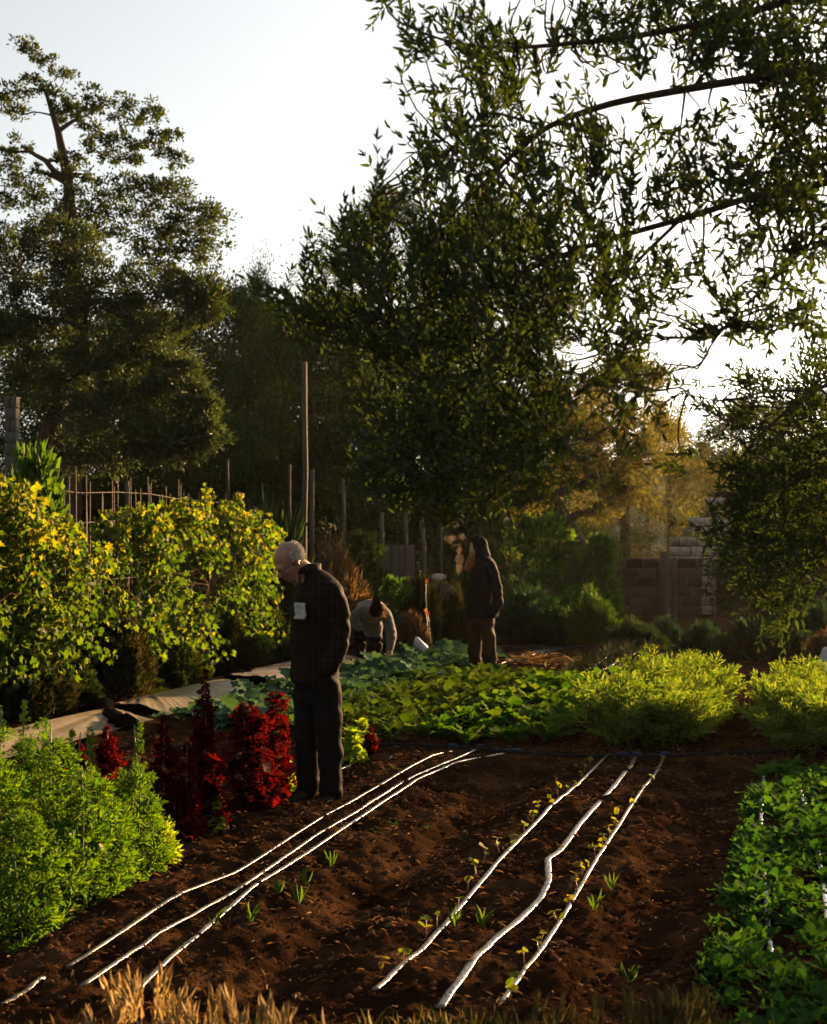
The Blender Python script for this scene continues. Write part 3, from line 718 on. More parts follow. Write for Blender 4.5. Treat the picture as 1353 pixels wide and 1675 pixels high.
M_STONE = noise_mat('ruin_stone', [(.16, .135, .10), (.26, .225, .175), (.36, .32, .26)], scale=3, rough=.95, bump=.8, bscale=14, spec=.1)
vary(M_STONE, .75, 1.2)
M_CONC = noise_mat('weathered_concrete', [(.07, .066, .058), (.13, .122, .108)], scale=7, rough=.95, bump=.5, bscale=30, spec=.1)
M_WOODGREY = noise_mat('grey_wood', [(.035, .028, .02), (.075, .062, .046)], scale=10, rough=.9, bump=.5, bscale=25, stretch=(1, 1, .15), spec=.15)

def masonry(name, label, cat, c, L, H, T, bw, bh, mat, rz=0.0, seed=1, top=None, irregular=.1, bevel=.012):
    r = np.random.default_rng(seed)
    root = empty(name, c, rz); tag(root, label, cat)
    m = MB()
    rows = int(round(H / bh))
    variants = []
    for q in range(4):
        b = MB().box((0, 0, 0), (1, 1, 1), bev=.045)
        b.V[0] = b.V[0] + r.normal(0, .018, b.V[0].shape)
        me = b.mesh('block'); me.materials.append(mat); variants.append(me)
    for j in range(rows):
        z = (j + .5) * bh
        x = -L / 2 - (bw / 2 if j % 2 else 0)
        while x < L / 2 - .02:
            w = bw * (1 + r.uniform(-irregular, irregular)); x0, x1 = max(x, -L / 2), min(x + w, L / 2)
            x += w
            if x1 - x0 < .06: continue
            xm = (x0 + x1) / 2
            if top is not None and z + bh / 2 > top(xm): continue
            o = bpy.data.objects.new('block', variants[int(r.integers(4))]); COL.objects.link(o); o.parent = root
            o.location = (xm, r.normal(0, .006), z); o.scale = (x1 - x0 - .022, T, bh - .022)
    m.box((0, 0, H / 2 - .02), (L - .04, T - .03, H - .05)) if top is None else m.box((0, 0, min(top(-L / 2 + .1), top(L / 2 - .1), top(0)) / 2 - bh / 2), (L - .06, T - .05, min(top(-L / 2 + .1), top(L / 2 - .1), top(0)) - bh))
    me = m.mesh('mortar'); link('mortar_core', me, M_MORTAR, root)
    return root
c = P(985, HY, 31.0); c[2] = 0
masonry('block_wall', 'low dark block wall behind the shrubs right of the hooded man', 'wall', c, 4.6, 1.38, .2, .40, .22, M_BLOCK, seed=3)
c = P(1290, HY, 31.5); c[2] = 0
masonry('block_wall', 'low block wall section behind the drooping right-hand olive', 'wall', c, 3.4, 1.15, .2, .46, .23, M_BLOCK, seed=9)
c = P(1146, HY, 31.7); c[2] = 0
masonry('ruined_wall', 'pale ruined stone wall with stepped top right of centre', 'wall', c, 1.42, 3.0, .4, .34, .23, M_STONE, seed=5, irregular=.35, top=lambda x: 1.95 + .5 * (x > -.3) + .4 * (x > .1))
c = P(20, HY, 25.0); c[2] = 0
masonry('block_pillar', 'tall grey block pillar at the left edge under the oak', 'pillar', c, .24, 4.4, .24, .24, .22, M_CONC, seed=6, irregular=0)

def post(name, label, px, py_top, wpx, Y, lean=0.0, mat=None, group='wooden posts behind the garden', cat='post', py_base=None):
    b = P(px, HY, Y); b[2] = -.2
    t = P(px - lean, py_top, Y)
    r = wpx * Y / FPX / 2
    m = MB(); n = 6
    pts = np.array([b * (1 - k) + t * k for k in np.linspace(0, 1, n)]); pts[1:-1, :2] += RNG.normal(0, r * .15, (n - 2, 2))
    m.tube(pts, np.linspace(r * 1.08, r * .92, n) * (1 + RNG.normal(0, .04, n)), 9)
    o = m.obj(name, mat or M_WOODGREY, None, smooth=True, origin=tuple(b)); tag(o, label, cat, group)
    return o
M_POLE = noise_mat('pole_wood', [(.035, .027, .018), (.065, .05, .035)], scale=6, rough=.85, bump=.4, bscale=20, stretch=(1, 1, .1), spec=.2)
post('utility_pole', 'tall weathered wooden pole left of centre behind the old man', 498, 592, 9, 27, mat=M_POLE, cat='pole', group=None)
post('utility_pole', 'thin reddish pole seen just right of the tall pole', 513, 622, 4.5, 36, mat=M_POLE, cat='pole', group=None)
post('wooden_post', 'thin wooden post left of the tall pole', 476, 760, 4, 24, lean=2)
post('wooden_post', 'stout grey post directly right of the tall pole', 511, 768, 7.5, 24)
post('wooden_post', 'leaning wooden post between the tall pole and the board panel', 567, 782, 6, 24, lean=6)
post('wooden_post', 'grey post at the left side of the board panel', 625, 838, 6, 24.5)
post('wooden_post', 'grey post at the right side of the board panel', 664, 832, 6.5, 24.5)
post('wooden_post', 'leaning grey post right of the board panel', 700, 848, 8, 24.5, lean=10)
post('wooden_post', 'short pale stick left of the smoke', 722, 852, 3.5, 25)
post('wooden_post', 'leaning stake at the end of the cane fence', 380, 752, 5, 22.5, lean=8)
post('gate_post', 'wide grey wooden post against the block wall', 1087, 902, 15, 29.5, mat=M_WOODGREY)
post('gate_post', 'narrow grey post beside the wide one at the wall', 1103, 912, 8, 29.3, mat=M_WOODGREY)
bpn = empty('board_panel', (P(652, HY, 25.2)[0], 25.2, 0)); tag(bpn, 'weathered grey board panel between two posts left of the smoke', 'panel')
for k in range(4):
    MB().box((bpn.location.x + (k - 1.5) * .155, 25.2, .80), (.148, .03, 1.68), jit=.002).obj('board', M_WOODGREY, bpn)

# cane fence
fence = empty('cane_fence', UV(17.0, -8.7)); tag(fence, 'fence of thin upright canes and wires behind the yellow vines', 'fence')
M_CANE = noise_mat('cane', [(.03, .02, .012), (.07, .05, .03)], scale=14, rough=.8, bump=.2, spec=.2)
r_ = np.random.default_rng(4)
for k in range(64):
    u = 12.2 + k * .135 + r_.normal(0, .025)
    b = UV(u, -8.7 + r_.normal(0, .03), -.1); h = 2.42 + r_.normal(0, .10) - max(0, u - 18.5) * .12
    t = b + np.array((r_.normal(0, .035), r_.normal(0, .035), h + .1))
    MB().tube([b, (b + t) / 2 + r_.normal(0, .008, 3), t], [.011 + r_.random() * .006, .010, .007], 5).obj('cane', M_CANE, fence, smooth=True)
for z in (2.32, 1.95, 1.2):
    pts = np.array([UV(12.0 + q * .9, -8.68, z + .03 * math.sin(q * 1.7) - max(0, 12 + q * .9 - 18.5) * .1) for q in range(11)])
    MB().tube(pts, .006, 4).obj('wire', M_CANE, fence, smooth=True)
for u in (12.4, 16.0, 19.6):
    MB().tube([UV(u, -8.75, -.2), UV(u, -8.75, 2.5)], [.03, .026], 7).obj('fence_post', M_WOODGREY, fence, smooth=True)
# ------------------------------------------------------------------ grapevines on the left, backlit yellow painted into their upper leaves
def vine_leaf_mesh(nm, seed):
    r = np.random.default_rng(seed)
    ang = np.array([0, 28, 55, 85, 118, 150, 172, 188, 210, 242, 275, 305, 332]) * math.pi / 180
    rad = np.array([1.05, .60, .95, .52, .82, .60, .36, .36, .60, .82, .52, .95, .60]) * r.uniform(.88, 1.12, 13)
    V = [(0.12, 0, .04)] + [(math.cos(a) * q * .5 + .12, math.sin(a) * q * .5, -.16 * q * q + r.normal(0, .05)) for a, q in zip(ang, rad)]
    F = [(0, i + 1, (i + 1) % 13 + 1) for i in range(13)]
    return np.array(V), np.array(F)
M_VINE_LIT = leaf_mat('vine_leaf', [(.10, .15, .012), (.14, .175, .014), (.19, .19, .015), (.15, .18, .013), (.21, .18, .015)], trans=.55, tcol=(2.0, 1.85, .35), rough=.5, spec=.3)  # yellow of backlit leaves put into the colour
M_VINEWOOD = noise_mat('vine_wood', [(.05, .032, .02), (.11, .075, .05)], scale=14, rough=.95, bump=.6, spec=.1)
M_VINEG = leaf_mat('green_vine_leaf', [(.026, .062, .009), (.045, .088, .011), (.072, .118, .012), (.105, .145, .013)], trans=.55, tcol=(1.85, 1.85, .35), rough=.5, spec=.2)
VL, VLG = [], []
for q in range(4):
    V, F = vine_leaf_mesh('vine_leaf', 60 + q)
    for lst, mt in ((VL, M_VINE_LIT), (VLG, M_VINEG)):
        me = mesh_np('vine_leaf', V, F, smooth=True); me.materials.append(mt); lst.append(me)
VT = vine_leaf_mesh('t', 66)

def vineY(px, v=-7.15): return v / ((px - CX) / FPX * .958 - .2868)

def vine(name, label, px_trunk, blobs, seed, shoots=()):
    r = np.random.default_rng(seed)
    Yt = vineY(px_trunk); base = P(px_trunk, HY, Yt); base[2] = 0
    root = empty(name, base); tag(root, label, 'grapevine')
    hd = base + np.array((.08, .05, 1.15))
    MB().tube(curve_pts(base + np.array((0, 0, -.05)), hd, 7, jit=.05, r=r), np.linspace(.045, .03, 7), 8).obj('trunk', M_VINEWOOD, root, smooth=True)
    PS, DS = [], []
    for (px, py, rx, ry, n) in blobs:
        n = int(n * 3.4)
        Y = vineY(px); s = Y / FPX
        c = P(px, py, Y + r.normal(0, .1))
        p = curve_pts(hd, c, 8, sag=.12, jit=.06, r=r)
        MB().tube(p, np.linspace(.014, .004, 8), 5).obj('cane', M_VINEWOOD, root, smooth=True)
        q = nrm(r.normal(size=(n, 3))) * (r.random(n)[:, None] ** .45)
        PS.append(c + q * np.array((rx * s * 1.1, .36, ry * s * 1.1))); DS.append(q)
    for path in shoots:
        pts = np.array([P(x, y, vineY(x) - dd) for x, y, dd in path])
        k = np.linspace(0, len(pts) - 1, 22); f = np.floor(k).astype(int).clip(0, len(pts) - 2); w = (k - f)[:, None]
        pp = pts[f] * (1 - w) + pts[f + 1] * w
        MB().tube(pp, np.linspace(.005, .002, len(pp)), 4).obj('shoot', M_VINEWOOD, root, smooth=True)
        PS.append(np.repeat(pp, 2, 0) + r.normal(0, .035, (len(pp) * 2, 3))); DS.append(r.normal(size=(len(pp) * 2, 3)) * .5 + np.array((0, -.3, -.3)))
    pos, d = np.vstack(PS), np.vstack(DS)
    n = len(pos)
    tip = nrm(d * np.array((.8, .8, .3)) + np.array((0, 0, -.75)) + r.normal(0, .35, (n, 3)))      # blades hang, tip down
    size = r.uniform(.06, .118, n)
    nor = nrm(np.array((.4, -.5, .35)) + r.normal(0, .85, (n, 3)))
    outer = (d * np.array((0, -1, .5))).sum(1) + size * 3
    big = np.argsort(-outer)[:300]
    rest = np.ones(n, bool); rest[big] = False
    zr = (pos[:, 2] - pos[:, 2].min()) / (np.ptp(pos[:, 2]) + 1e-6)
    lit_top = r.random(n) < np.clip(1.5 * zr - .65, .07, .75)          # backlight on the top leaves, painted as yellow
    def frame(i):
        s = nrm(np.cross(nor[i], tip[i])); u = np.cross(tip[i], s); return tip[i], s, u
    b = np.asarray(base)
    for i in big:
        t, s, u = frame(i); k = size[i]
        o = bpy.data.objects.new('leaf', (VL if lit_top[i] else VLG)[int(r.integers(4))]); COL.objects.link(o); o.parent = root
        o.matrix_basis = Matrix(((t[0] * k, s[0] * k, u[0] * k, pos[i][0] - b[0]), (t[1] * k, s[1] * k, u[1] * k, pos[i][1] - b[1]), (t[2] * k, s[2] * k, u[2] * k, pos[i][2] - b[2]), (0, 0, 0, 1)))
    if rest.any():
      for idx, mt in ((np.nonzero(rest & lit_top)[0], M_VINE_LIT), (np.nonzero(rest & ~lit_top)[0], M_VINEG)):
        T, F = VT
        t = tip[idx]; s = nrm(np.cross(nor[idx], t)); u = np.cross(t, s); k = size[idx][:, None, None]
        V = (pos[idx] - b)[:, None] + k * (T[None, :, 0, None] * t[:, None] + T[None, :, 1, None] * s[:, None] + T[None, :, 2, None] * u[:, None])
        link('foliage', mesh_np('foliage', V.reshape(-1, 3), (np.arange(len(idx))[:, None, None] * len(T) + F[None]).reshape(-1, 3), smooth=True), mt, root, 'stuff')
    return root
vine('grapevine', 'yellow-green grapevine at the left edge with a long trailing shoot', 40,
     [(20, 820, 50, 40, 90), (30, 880, 60, 50, 150), (95, 880, 46, 40, 90), (20, 950, 60, 46, 130), (90, 950, 56, 44, 120), (55, 1010, 60, 36, 110), (115, 1000, 36, 26, 50), (20, 1050, 40, 26, 50), (100, 1045, 44, 22, 50), (-50, 900, 50, 90, 120), (-40, 1010, 50, 50, 70), (150, 930, 36, 46, 50), (140, 1000, 40, 40, 40), (20, 1095, 50, 30, 36), (100, 1085, 40, 30, 30)], 71,
     shoots=([(70, 1030, .2), (85, 1080, .3), (110, 1120, .4), (125, 1165, .45), (138, 1190, .45)], [(110, 1030, .2), (150, 1060, .25), (185, 1072, .3)], [(60, 1040, .2), (75, 1090, .3), (85, 1125, .35)]))
vine('grapevine', 'broad grapevine with backlit yellow painted on its top behind the plastic sheet left of the old man', 330,
     [(235, 860, 40, 34, 90), (300, 850, 50, 32, 120), (365, 850, 46, 30, 110), (415, 868, 40, 34, 100), (440, 905, 26, 36, 80), (395, 910, 50, 40, 120), (320, 905, 56, 40, 130), (250, 905, 46, 40, 100), (420, 960, 40, 40, 90), (355, 965, 50, 36, 90), (270, 965, 40, 40, 80), (300, 1010, 60, 40, 70), (390, 1010, 60, 40, 70), (240, 1000, 40, 40, 40), (185, 870, 30, 24, 40), (195, 920, 26, 30, 30), (240, 1050, 46, 36, 40), (320, 1060, 56, 36, 50), (395, 1050, 56, 36, 50), (185, 1000, 40, 50, 40), (440, 1030, 30, 40, 30)], 73,
     shoots=([(160, 850, 0), (180, 840, 0), (240, 835, 0)], [(285, 985, .2), (290, 1020, .25), (300, 1050, .3)], [(335, 840, 0), (340, 820, 0), (343, 800, 0)], [(385, 840, 0), (390, 822, 0), (392, 808, 0)], [(450, 880, .1), (462, 870, .1)]))
# ------------------------------------------------------------------ drip tapes and the header pipe
M_TAPE = noise_mat('drip_tape', [(.045, .037, .027), (.085, .073, .057), (.12, .105, .085)], scale=9, rough=.24, bump=.25, bscale=60, spec=.6)
M_PIPE = noise_mat('black_pipe', [(.010, .010, .011), (.02, .02, .022)], scale=20, rough=.7, bump=.1, spec=.12)
M_BLUE = noise_mat('blue_fitting', [(.008, .02, .06), (.012, .03, .09)], scale=20, rough=.6, bump=0, spec=.2)

def drape(pts, off=.012, n=60):
    pts = np.asarray(pts, float)
    k = np.linspace(0, len(pts) - 1, n); f = np.floor(k).astype(int).clip(0, len(pts) - 2); w = (k - f)[:, None]
    p = pts[f] * (1 - w) + pts[f + 1] * w
    z = ground_h(p[:, 0], p[:, 1])
    zz = z.copy()
    for _ in range(60): zz[1:-1] = np.maximum((zz[:-2] + zz[1:-1] + zz[2:]) / 3, z[1:-1] - .012)
    return np.stack([p[:, 0], p[:, 1], zz + off], 1)

def tape(label, pts, w=.0110, flat=.26, n=90, seed=0, group='drip tapes', wob=.003):
    r = np.random.default_rng(seed)
    p = drape(pts, .015, n)
    s = np.linspace(0, 1, n) * 9
    p[:, 0] += np.interp(s, np.arange(11), r.normal(0, wob, 11)); p[:, 2] += np.abs(np.interp(s * 2, np.arange(20), r.normal(0, .004, 20)))
    o = MB().tube(p, w * (1 + r.normal(0, .05, n)), 8, flat=flat).obj('drip_tape', M_TAPE, None, smooth=True, origin=tuple(p[n // 2]))
    return tag(o, label, 'tape', group)
def line(v, u0, u1, n=12): return [UV(u, v)[:2] for u in np.linspace(u0, u1, n)]
def pix(*a, z=.03): return [G(x, y, z)[:2] for x, y in a]
tape('leftmost white drip tape of the left bed, nearest the old man', pix((742, 1222), (690, 1251), (600, 1302), (540, 1335), (455, 1388), (385, 1434), (300, 1478), (250, 1500), (145, 1565), (110, 1580)), seed=1)
tape('short loose drip tape end at the lower left corner of the left bed', pix((72, 1603), (40, 1622), (5, 1640)), seed=9, n=20)
tape('middle white drip tape of the left bed', pix((785, 1220), (735, 1252), (680, 1276), (610, 1318), (555, 1352), (460, 1412), (380, 1468), (290, 1520), (215, 1570), (135, 1625)), seed=2)
tape('right-hand white drip tape of the left bed, ending behind the golden grass', pix((825, 1228), (760, 1250), (700, 1276), (640, 1312), (520, 1392), (430, 1455), (340, 1525), (245, 1605), (200, 1645)), seed=3, w=.012)
tape('shining left drip tape of the right bed beside the seedlings', pix((995, 1236), (950, 1282), (900, 1330), (830, 1400), (760, 1480), (690, 1565), (612, 1637)), seed=4, w=.012, wob=.002)
tape('kinked flat middle drip tape of the right bed', pix((1040, 1238), (1032, 1256), (1005, 1290), (945, 1358), (915, 1400), (895, 1417), (897, 1450), (885, 1480), (850, 1515), (815, 1545), (780, 1580), (745, 1625), (718, 1654)), seed=5, w=.0165, flat=.22, wob=.002)
tape('right drip tape of the right bed lined with bean seedlings', pix((1086, 1236), (1070, 1270), (1040, 1315), (1000, 1375), (960, 1440), (915, 1520), (870, 1585), (818, 1655)), seed=6, w=.010)
tape('left drip tape half hidden in the right-hand leafy row', pix((1248, 1262), (1248, 1300), (1245, 1350), (1244, 1400), (1250, 1450), (1262, 1560)), seed=7, w=.012)
tape('bare white drip tape between the leaves at the right edge', pix((1290, 1250), (1310, 1300), (1325, 1345), (1338, 1400), (1345, 1440), (1352, 1520)), seed=8, w=.013)
for k, (pts, lab) in enumerate(((((768, 1078), (785, 1068), (832, 1050)), 'drip tape passing behind the hooded man\'s legs'), (((818, 1086), (850, 1072), (900, 1058)), 'far drip tape just right of the hooded man'),
                                (((868, 1072), (880, 1066), (900, 1062), (912, 1057)), 'short far drip tape with a kink right of the straw'), (((884, 1086), (893, 1068), (915, 1060), (930, 1056)), 'far bent drip tape left of the onion rows'),
                                (((960, 1094), (985, 1080), (1008, 1062)), 'left drip tape of the far onion rows'), (((975, 1104), (1000, 1088), (1025, 1066)), 'middle drip tape of the far onion rows'), (((985, 1112), (1005, 1094), (1040, 1066)), 'right drip tape of the far onion rows'), (((540, 1250), (548, 1246), (575, 1238)), 'drip tape stub behind the old man\'s legs'))):
    tape(lab, pix(*pts), n=30, seed=20 + k, group='far drip tapes', w=.018 if k < 7 else .012)

pipe = empty('header_pipe', UV(HOSE_U, -2)); tag(pipe, 'black header pipe with blue fittings lying across the ends of the beds', 'pipe')
pp = drape(pix((520, 1232), (600, 1216), (700, 1217), (800, 1225), (900, 1233), (1000, 1236), (1100, 1236), (1200, 1231), (1353, 1230)), .02, 70)
MB().tube(pp, .0125, 8).obj('hose', M_PIPE, pipe, smooth=True)
for x, y in ((742, 1220), (786, 1221), (828, 1228), (845, 1230), (996, 1236), (1042, 1236), (1088, 1236), (1020, 1236)):
    g = G(x, y); z = ground_z(g[0], g[1])
    MB().tube([g + np.array((-.035, .008, z + .012)), g + np.array((.0, 0, z + .014)), g + np.array((.035, -.008, z + .012))], [.013, .0165, .013], 8).obj('fitting', M_BLUE, pipe, smooth=True)
pipe2 = MB().tube(drape(pix((830, 1062), (930, 1058), (1050, 1061), (1140, 1063), (1250, 1066)), .02, 40), .014, 6).obj('far_pipe', M_PIPE, None, smooth=True, origin=(4, 21, 0))
tag(pipe2, 'thin dark pipe on the ground in front of the far shrubs', 'pipe')

# ------------------------------------------------------------------ leaves for the crops
def blade(nm, L, W, mat, bend=.35, ruffle=.0, pet=.25, n=6, seed=0, prof=None, cup=.15, lobes=0.0, waves=3):
    """a leaf blade on a petiole: along +X, underside down, bends over with length"""
    r = np.random.default_rng(seed)
    t = np.linspace(0, 1, n + 1)
    w = (np.sin(np.clip((t - pet) / (1 - pet), 0, 1) * math.pi * .93 + .07) ** .7) if prof is None else prof(t)
    w = np.where(t < pet * .85, .07, np.maximum(w, .05)) * W / 2
    if lobes: w = w * (1 - lobes * (np.arange(n + 1) % 2))
    x = L * (t - bend * .25 * t * t); z = L * (-bend * .55 * t ** 2.2)
    V = []
    for i in range(n + 1):
        for s in (-1, -.5, 0, .5, 1):
            ww = w[i] * s
            rz = ruffle * W * math.sin(waves * 6.283 * t[i] + (0 if s < 0 else 1.7)) * s * s * (t[i] > pet * .8)
            V.append((x[i] + r.normal(0, .01) * L * abs(s), ww, z[i] + cup * abs(ww) + rz + r.normal(0, .006) * L))
    V = np.array(V)
    i = (np.arange(n)[:, None] * 5 + np.arange(4)[None]).ravel()
    me = mesh_np(nm, V, np.stack([i, i + 1, i + 6, i + 5], 1), smooth=True)
    me.materials.append(mat)
    return me

M_CHARD = leaf_mat('chard_leaf', [(.030, .085, .010), (.050, .115, .014), (.080, .14, .016), (.11, .15, .018)], trans=.42, tcol=(1.6, 1.7, .3), rough=.7, spec=.15, k=.5)
M_CHARDY = leaf_mat('yellowing_leaf', [(.22, .17, .02), (.30, .18, .02), (.26, .11, .02)], trans=.5, tcol=(1.5, 1.2, .5), rough=.5)
M_BEET = leaf_mat('beet_leaf', [(.040, .080, .012), (.060, .10, .016), (.085, .12, .018)], trans=.42, tcol=(1.6, 1.65, .3), rough=.7, spec=.15, k=.46)
M_KALE = leaf_mat('kale_leaf', [(.035, .085, .050), (.050, .105, .065), (.07, .13, .075)], trans=.25, tcol=(1.5, 1.6, .6), rough=.7, spec=.15)
M_RAD = leaf_mat('rocket_leaf', [(.020, .075, .016), (.035, .10, .018), (.055, .125, .02)], trans=.42, tcol=(1.8, 1.7, .35), rough=.7, spec=.12)
M_CARROT = leaf_mat('carrot_frond', [(.040, .095, .012), (.062, .125, .018), (.090, .15, .022), (.13, .175, .026)], trans=.5, tcol=(2.0, 1.6, .4), rough=.5, spec=.3, k=.85)
M_STEM = noise_mat('green_stem', [(.035, .06, .012), (.06, .085, .018)], scale=10, rough=.5, bump=0, spec=.4)
M_STEMRED = noise_mat('red_stem', [(.10, .03, .02), (.18, .06, .04)], scale=10, rough=.5, bump=0, spec=.4)
CHL = [blade('chard_leaf', 1, .52, M_CHARD, bend=.5, ruffle=.11, pet=.28, seed=80 + q, n=9, waves=4) for q in range(4)]
CHY = [blade('yellow_leaf', 1, .5, M_CHARDY, bend=.9, ruffle=.06, pet=.25, seed=86 + q) for q in range(2)]
BTL = [blade('beet_leaf', 1, .38, M_BEET, bend=.55, ruffle=.12, pet=.35, seed=90 + q, n=9, waves=4) for q in range(4)]
KAL = [blade('kale_leaf', 1, .55, M_KALE, bend=.6, ruffle=.13, pet=.2, seed=95 + q, waves=5, n=9) for q in range(4)]
RAL = [blade('rocket_leaf', 1, .44, M_RAD, bend=.5, ruffle=.09, pet=.33, seed=100 + q, lobes=.35 * (q % 2), n=8) for q in range(4)]

def rosette(name, label, cat, group, loc, leaves, n, L, r, tilt=(25, 75), extra=None, ex_n=0, leafname='leaf'):
    root = empty(name, loc, r.uniform(0, 6.283)); tag(root, label, cat, group)
    for k in range(n + ex_n):
        y = k >= n
        me = extra[int(r.integers(len(extra)))] if y else leaves[int(r.integers(len(leaves)))]
        o = bpy.data.objects.new(leafname, me); COL.objects.link(o); o.parent = root
        f = (k + .5) / max(n, 1)
        el = math.radians(10 if y else tilt[1] - (tilt[1] - tilt[0]) * f + r.normal(0, 6))
        o.rotation_euler = (r.normal(0, .18), -el, k * 2.4 + r.normal(0, .25))
        s = L * r.uniform(.75, 1.15) * (.85 if y else (.75 + .35 * f)); o.scale = (s, s * r.uniform(.85, 1.15), s)
        o.location = (r.normal(0, .008), r.normal(0, .008), .0)
    return root

ROWN4 = ('leftmost', 'second', 'third', 'rightmost')
ROWN3 = ('left', 'middle', 'right')
def field(name, what, cat, group, vs, us, leaves, n, L, seed, where, tilt=(25, 75), rown=ROWN3, extra=None, exp=0.0, skip=0.0, jit=.05):
    r = np.random.default_rng(seed)
    for i, v in enumerate(vs):
        c = 0
        for u in us:
            if r.random() < skip: continue
            p = UV(u + r.normal(0, jit), v + r.normal(0, jit * .7)); p[2] = ground_z(p[0], p[1])
            lab = '%s %s from the front in the %s row %s' % (ORD[c], what, rown[i], where); c += 1
            rosette(name, lab, cat, group, p, leaves, int(n + r.integers(-1, 3)), L * r.uniform(.8, 1.2), r, tilt, extra, 1 if r.random() < exp else 0)

# chard bed
field('chard_plant', 'chard plant', 'chard', 'chard plants', (-3.05, -2.76, -2.47, -2.18), np.arange(11.0, 15.8, .30), CHL, 14, .28, 201, 'of the chard bed', (28, 82), rown=ROWN4, extra=CHY, exp=.35)
# beets
field('beet_plant', 'beet plant', 'beet', 'beet plants', (-4.38, -4.08, -3.78, -3.48), np.arange(10.75, 16.6, .33), BTL, 14, .27, 202, 'of the beet bed', (25, 80), rown=ROWN4, extra=CHY, exp=.25)
# kale behind the lettuces and round the bending gardener
field('kale_plant', 'blue-green kale plant', 'kale', 'kale plants', (-5.62, -5.28, -4.96, -4.66), np.arange(11.3, 19.6, .46), KAL, 8, .40, 203, 'of the kale bed', (20, 68), rown=ROWN4)
# leafy right-hand row
field('rocket_plant', 'leafy salad plant', 'salad plant', 'salad plants in the right-hand bed', (-.30, -.15, .01, .17, .34, .52), np.arange(4.5, 10.4, .165), RAL, 11, .13, 204, 'of the right-hand bed', (25, 82), rown=('leftmost', 'second', 'third', 'fourth', 'fifth', 'rightmost'), skip=.22, jit=.05)

# a mat of small seedlings and clover under them
r_ = np.random.default_rng(206); n_ = 16000
u_ = r_.uniform(4.3, 10.35, n_); v_ = -.43 + 1.15 * r_.random(n_)
xy_ = u_[:, None] * RD + v_[:, None] * RE
k_ = vnoise(xy_[:, 0] * 3.2, xy_[:, 1] * 3.2, 14) + r_.normal(0, .12, n_) > .46; xy_ = xy_[k_]; n_ = len(xy_)
ps_ = np.stack([xy_[:, 0], xy_[:, 1], ground_h(xy_[:, 0], xy_[:, 1]) + np.abs(r_.normal(0, .028, n_)) * (vnoise(xy_[:, 0] * 5, xy_[:, 1] * 5, 4) + .3)], 1)
o = link('ground_cover', leaf_mesh('ground_cover', ps_, nrm(np.stack([r_.normal(0, 1, n_), r_.normal(0, 1, n_), r_.uniform(.1, .9, n_)], 1)), r_.uniform(.018, .045, n_), r_.uniform(.010, .024, n_), LENS, 9), M_RAD)
o['kind'] = 'stuff'; o['label'] = 'mat of tiny green leaves covering the right-hand bed'

# carrots
def carrot_mesh(seed):
    r = np.random.default_rng(seed); PS, DS, LS, WS = [], [], [], []
    tw = MB()
    for k in range(15):
        a = k * 2.4 + r.normal(0, .2); el = r.uniform(.65, 1.5)
        d = np.array((math.cos(a) * math.cos(el), math.sin(a) * math.cos(el), math.sin(el))); L = r.uniform(.36, .60)
        side = nrm(np.cross(d, (0, 0, 1))); nn = 15
        for j in range(nn):
            t = .3 + .7 * j / nn
            p = d * L * t + np.array((math.cos(a), math.sin(a), -.55)) * .09 * t ** 3
            wl = L * .30 * math.sin(min(1, (1 - t) * 1.5 + .12) * 1.57)
            for sg in (-1, 1):
                dv = nrm(side * sg * .8 + d * .7 + r.normal(0, .18, 3))
                for h in range(3):
                    PS.append(p + dv * wl * h / 3.2); DS.append(nrm(dv + r.normal(0, .5, 3))); LS.append(wl * .52 + .012); WS.append(.012)
        tw.tube([(0, 0, 0), d * L * .5, d * L * .9 + np.array((math.cos(a), math.sin(a), -.55)) * .07], [.003, .0025, .001], 3, closed_ends=False)
    V, F = leaf_geo(np.array(PS), np.array(DS), np.array(LS), np.array(WS), KITE, seed)
    tw.add(V, T=F)
    me = tw.mesh('carrot_plant'); me.materials.append(M_CARROT); return me
CAR = [carrot_mesh(110 + q) for q in range(5)]
def carrots(vs, us, bedname, seed):
    r = np.random.default_rng(seed)
    names = ('leftmost', 'second', 'third', 'fourth', 'rightmost')
    for i, v in enumerate(vs):
        for c, u in enumerate(us):
            p = UV(u + r.normal(0, .04), v + r.normal(0, .03)); p[2] = ground_z(p[0], p[1])
            o = bpy.data.objects.new('carrot_plant', CAR[int(r.integers(5))]); COL.objects.link(o); o.location = p
            s = r.uniform(.7, 1.15); o.scale = (s, s, s * r.uniform(.9, 1.1)); o.rotation_euler = (r.normal(0, .06), r.normal(0, .06), r.uniform(0, 6.28))
            tag(o, '%s feathery carrot plant from the front in the %s row of the %s carrot bed' % (ORD[c], names[i], bedname), 'carrot', 'carrots in the %s bed' % bedname)
carrots((-1.58, -1.44, -1.30, -1.17, -1.04), np.arange(11.0, 14.2, .235), 'left', 301)
carrots((-.17, -.02, .13, .29, .46), np.arange(11.0, 14.2, .235), 'right', 302)

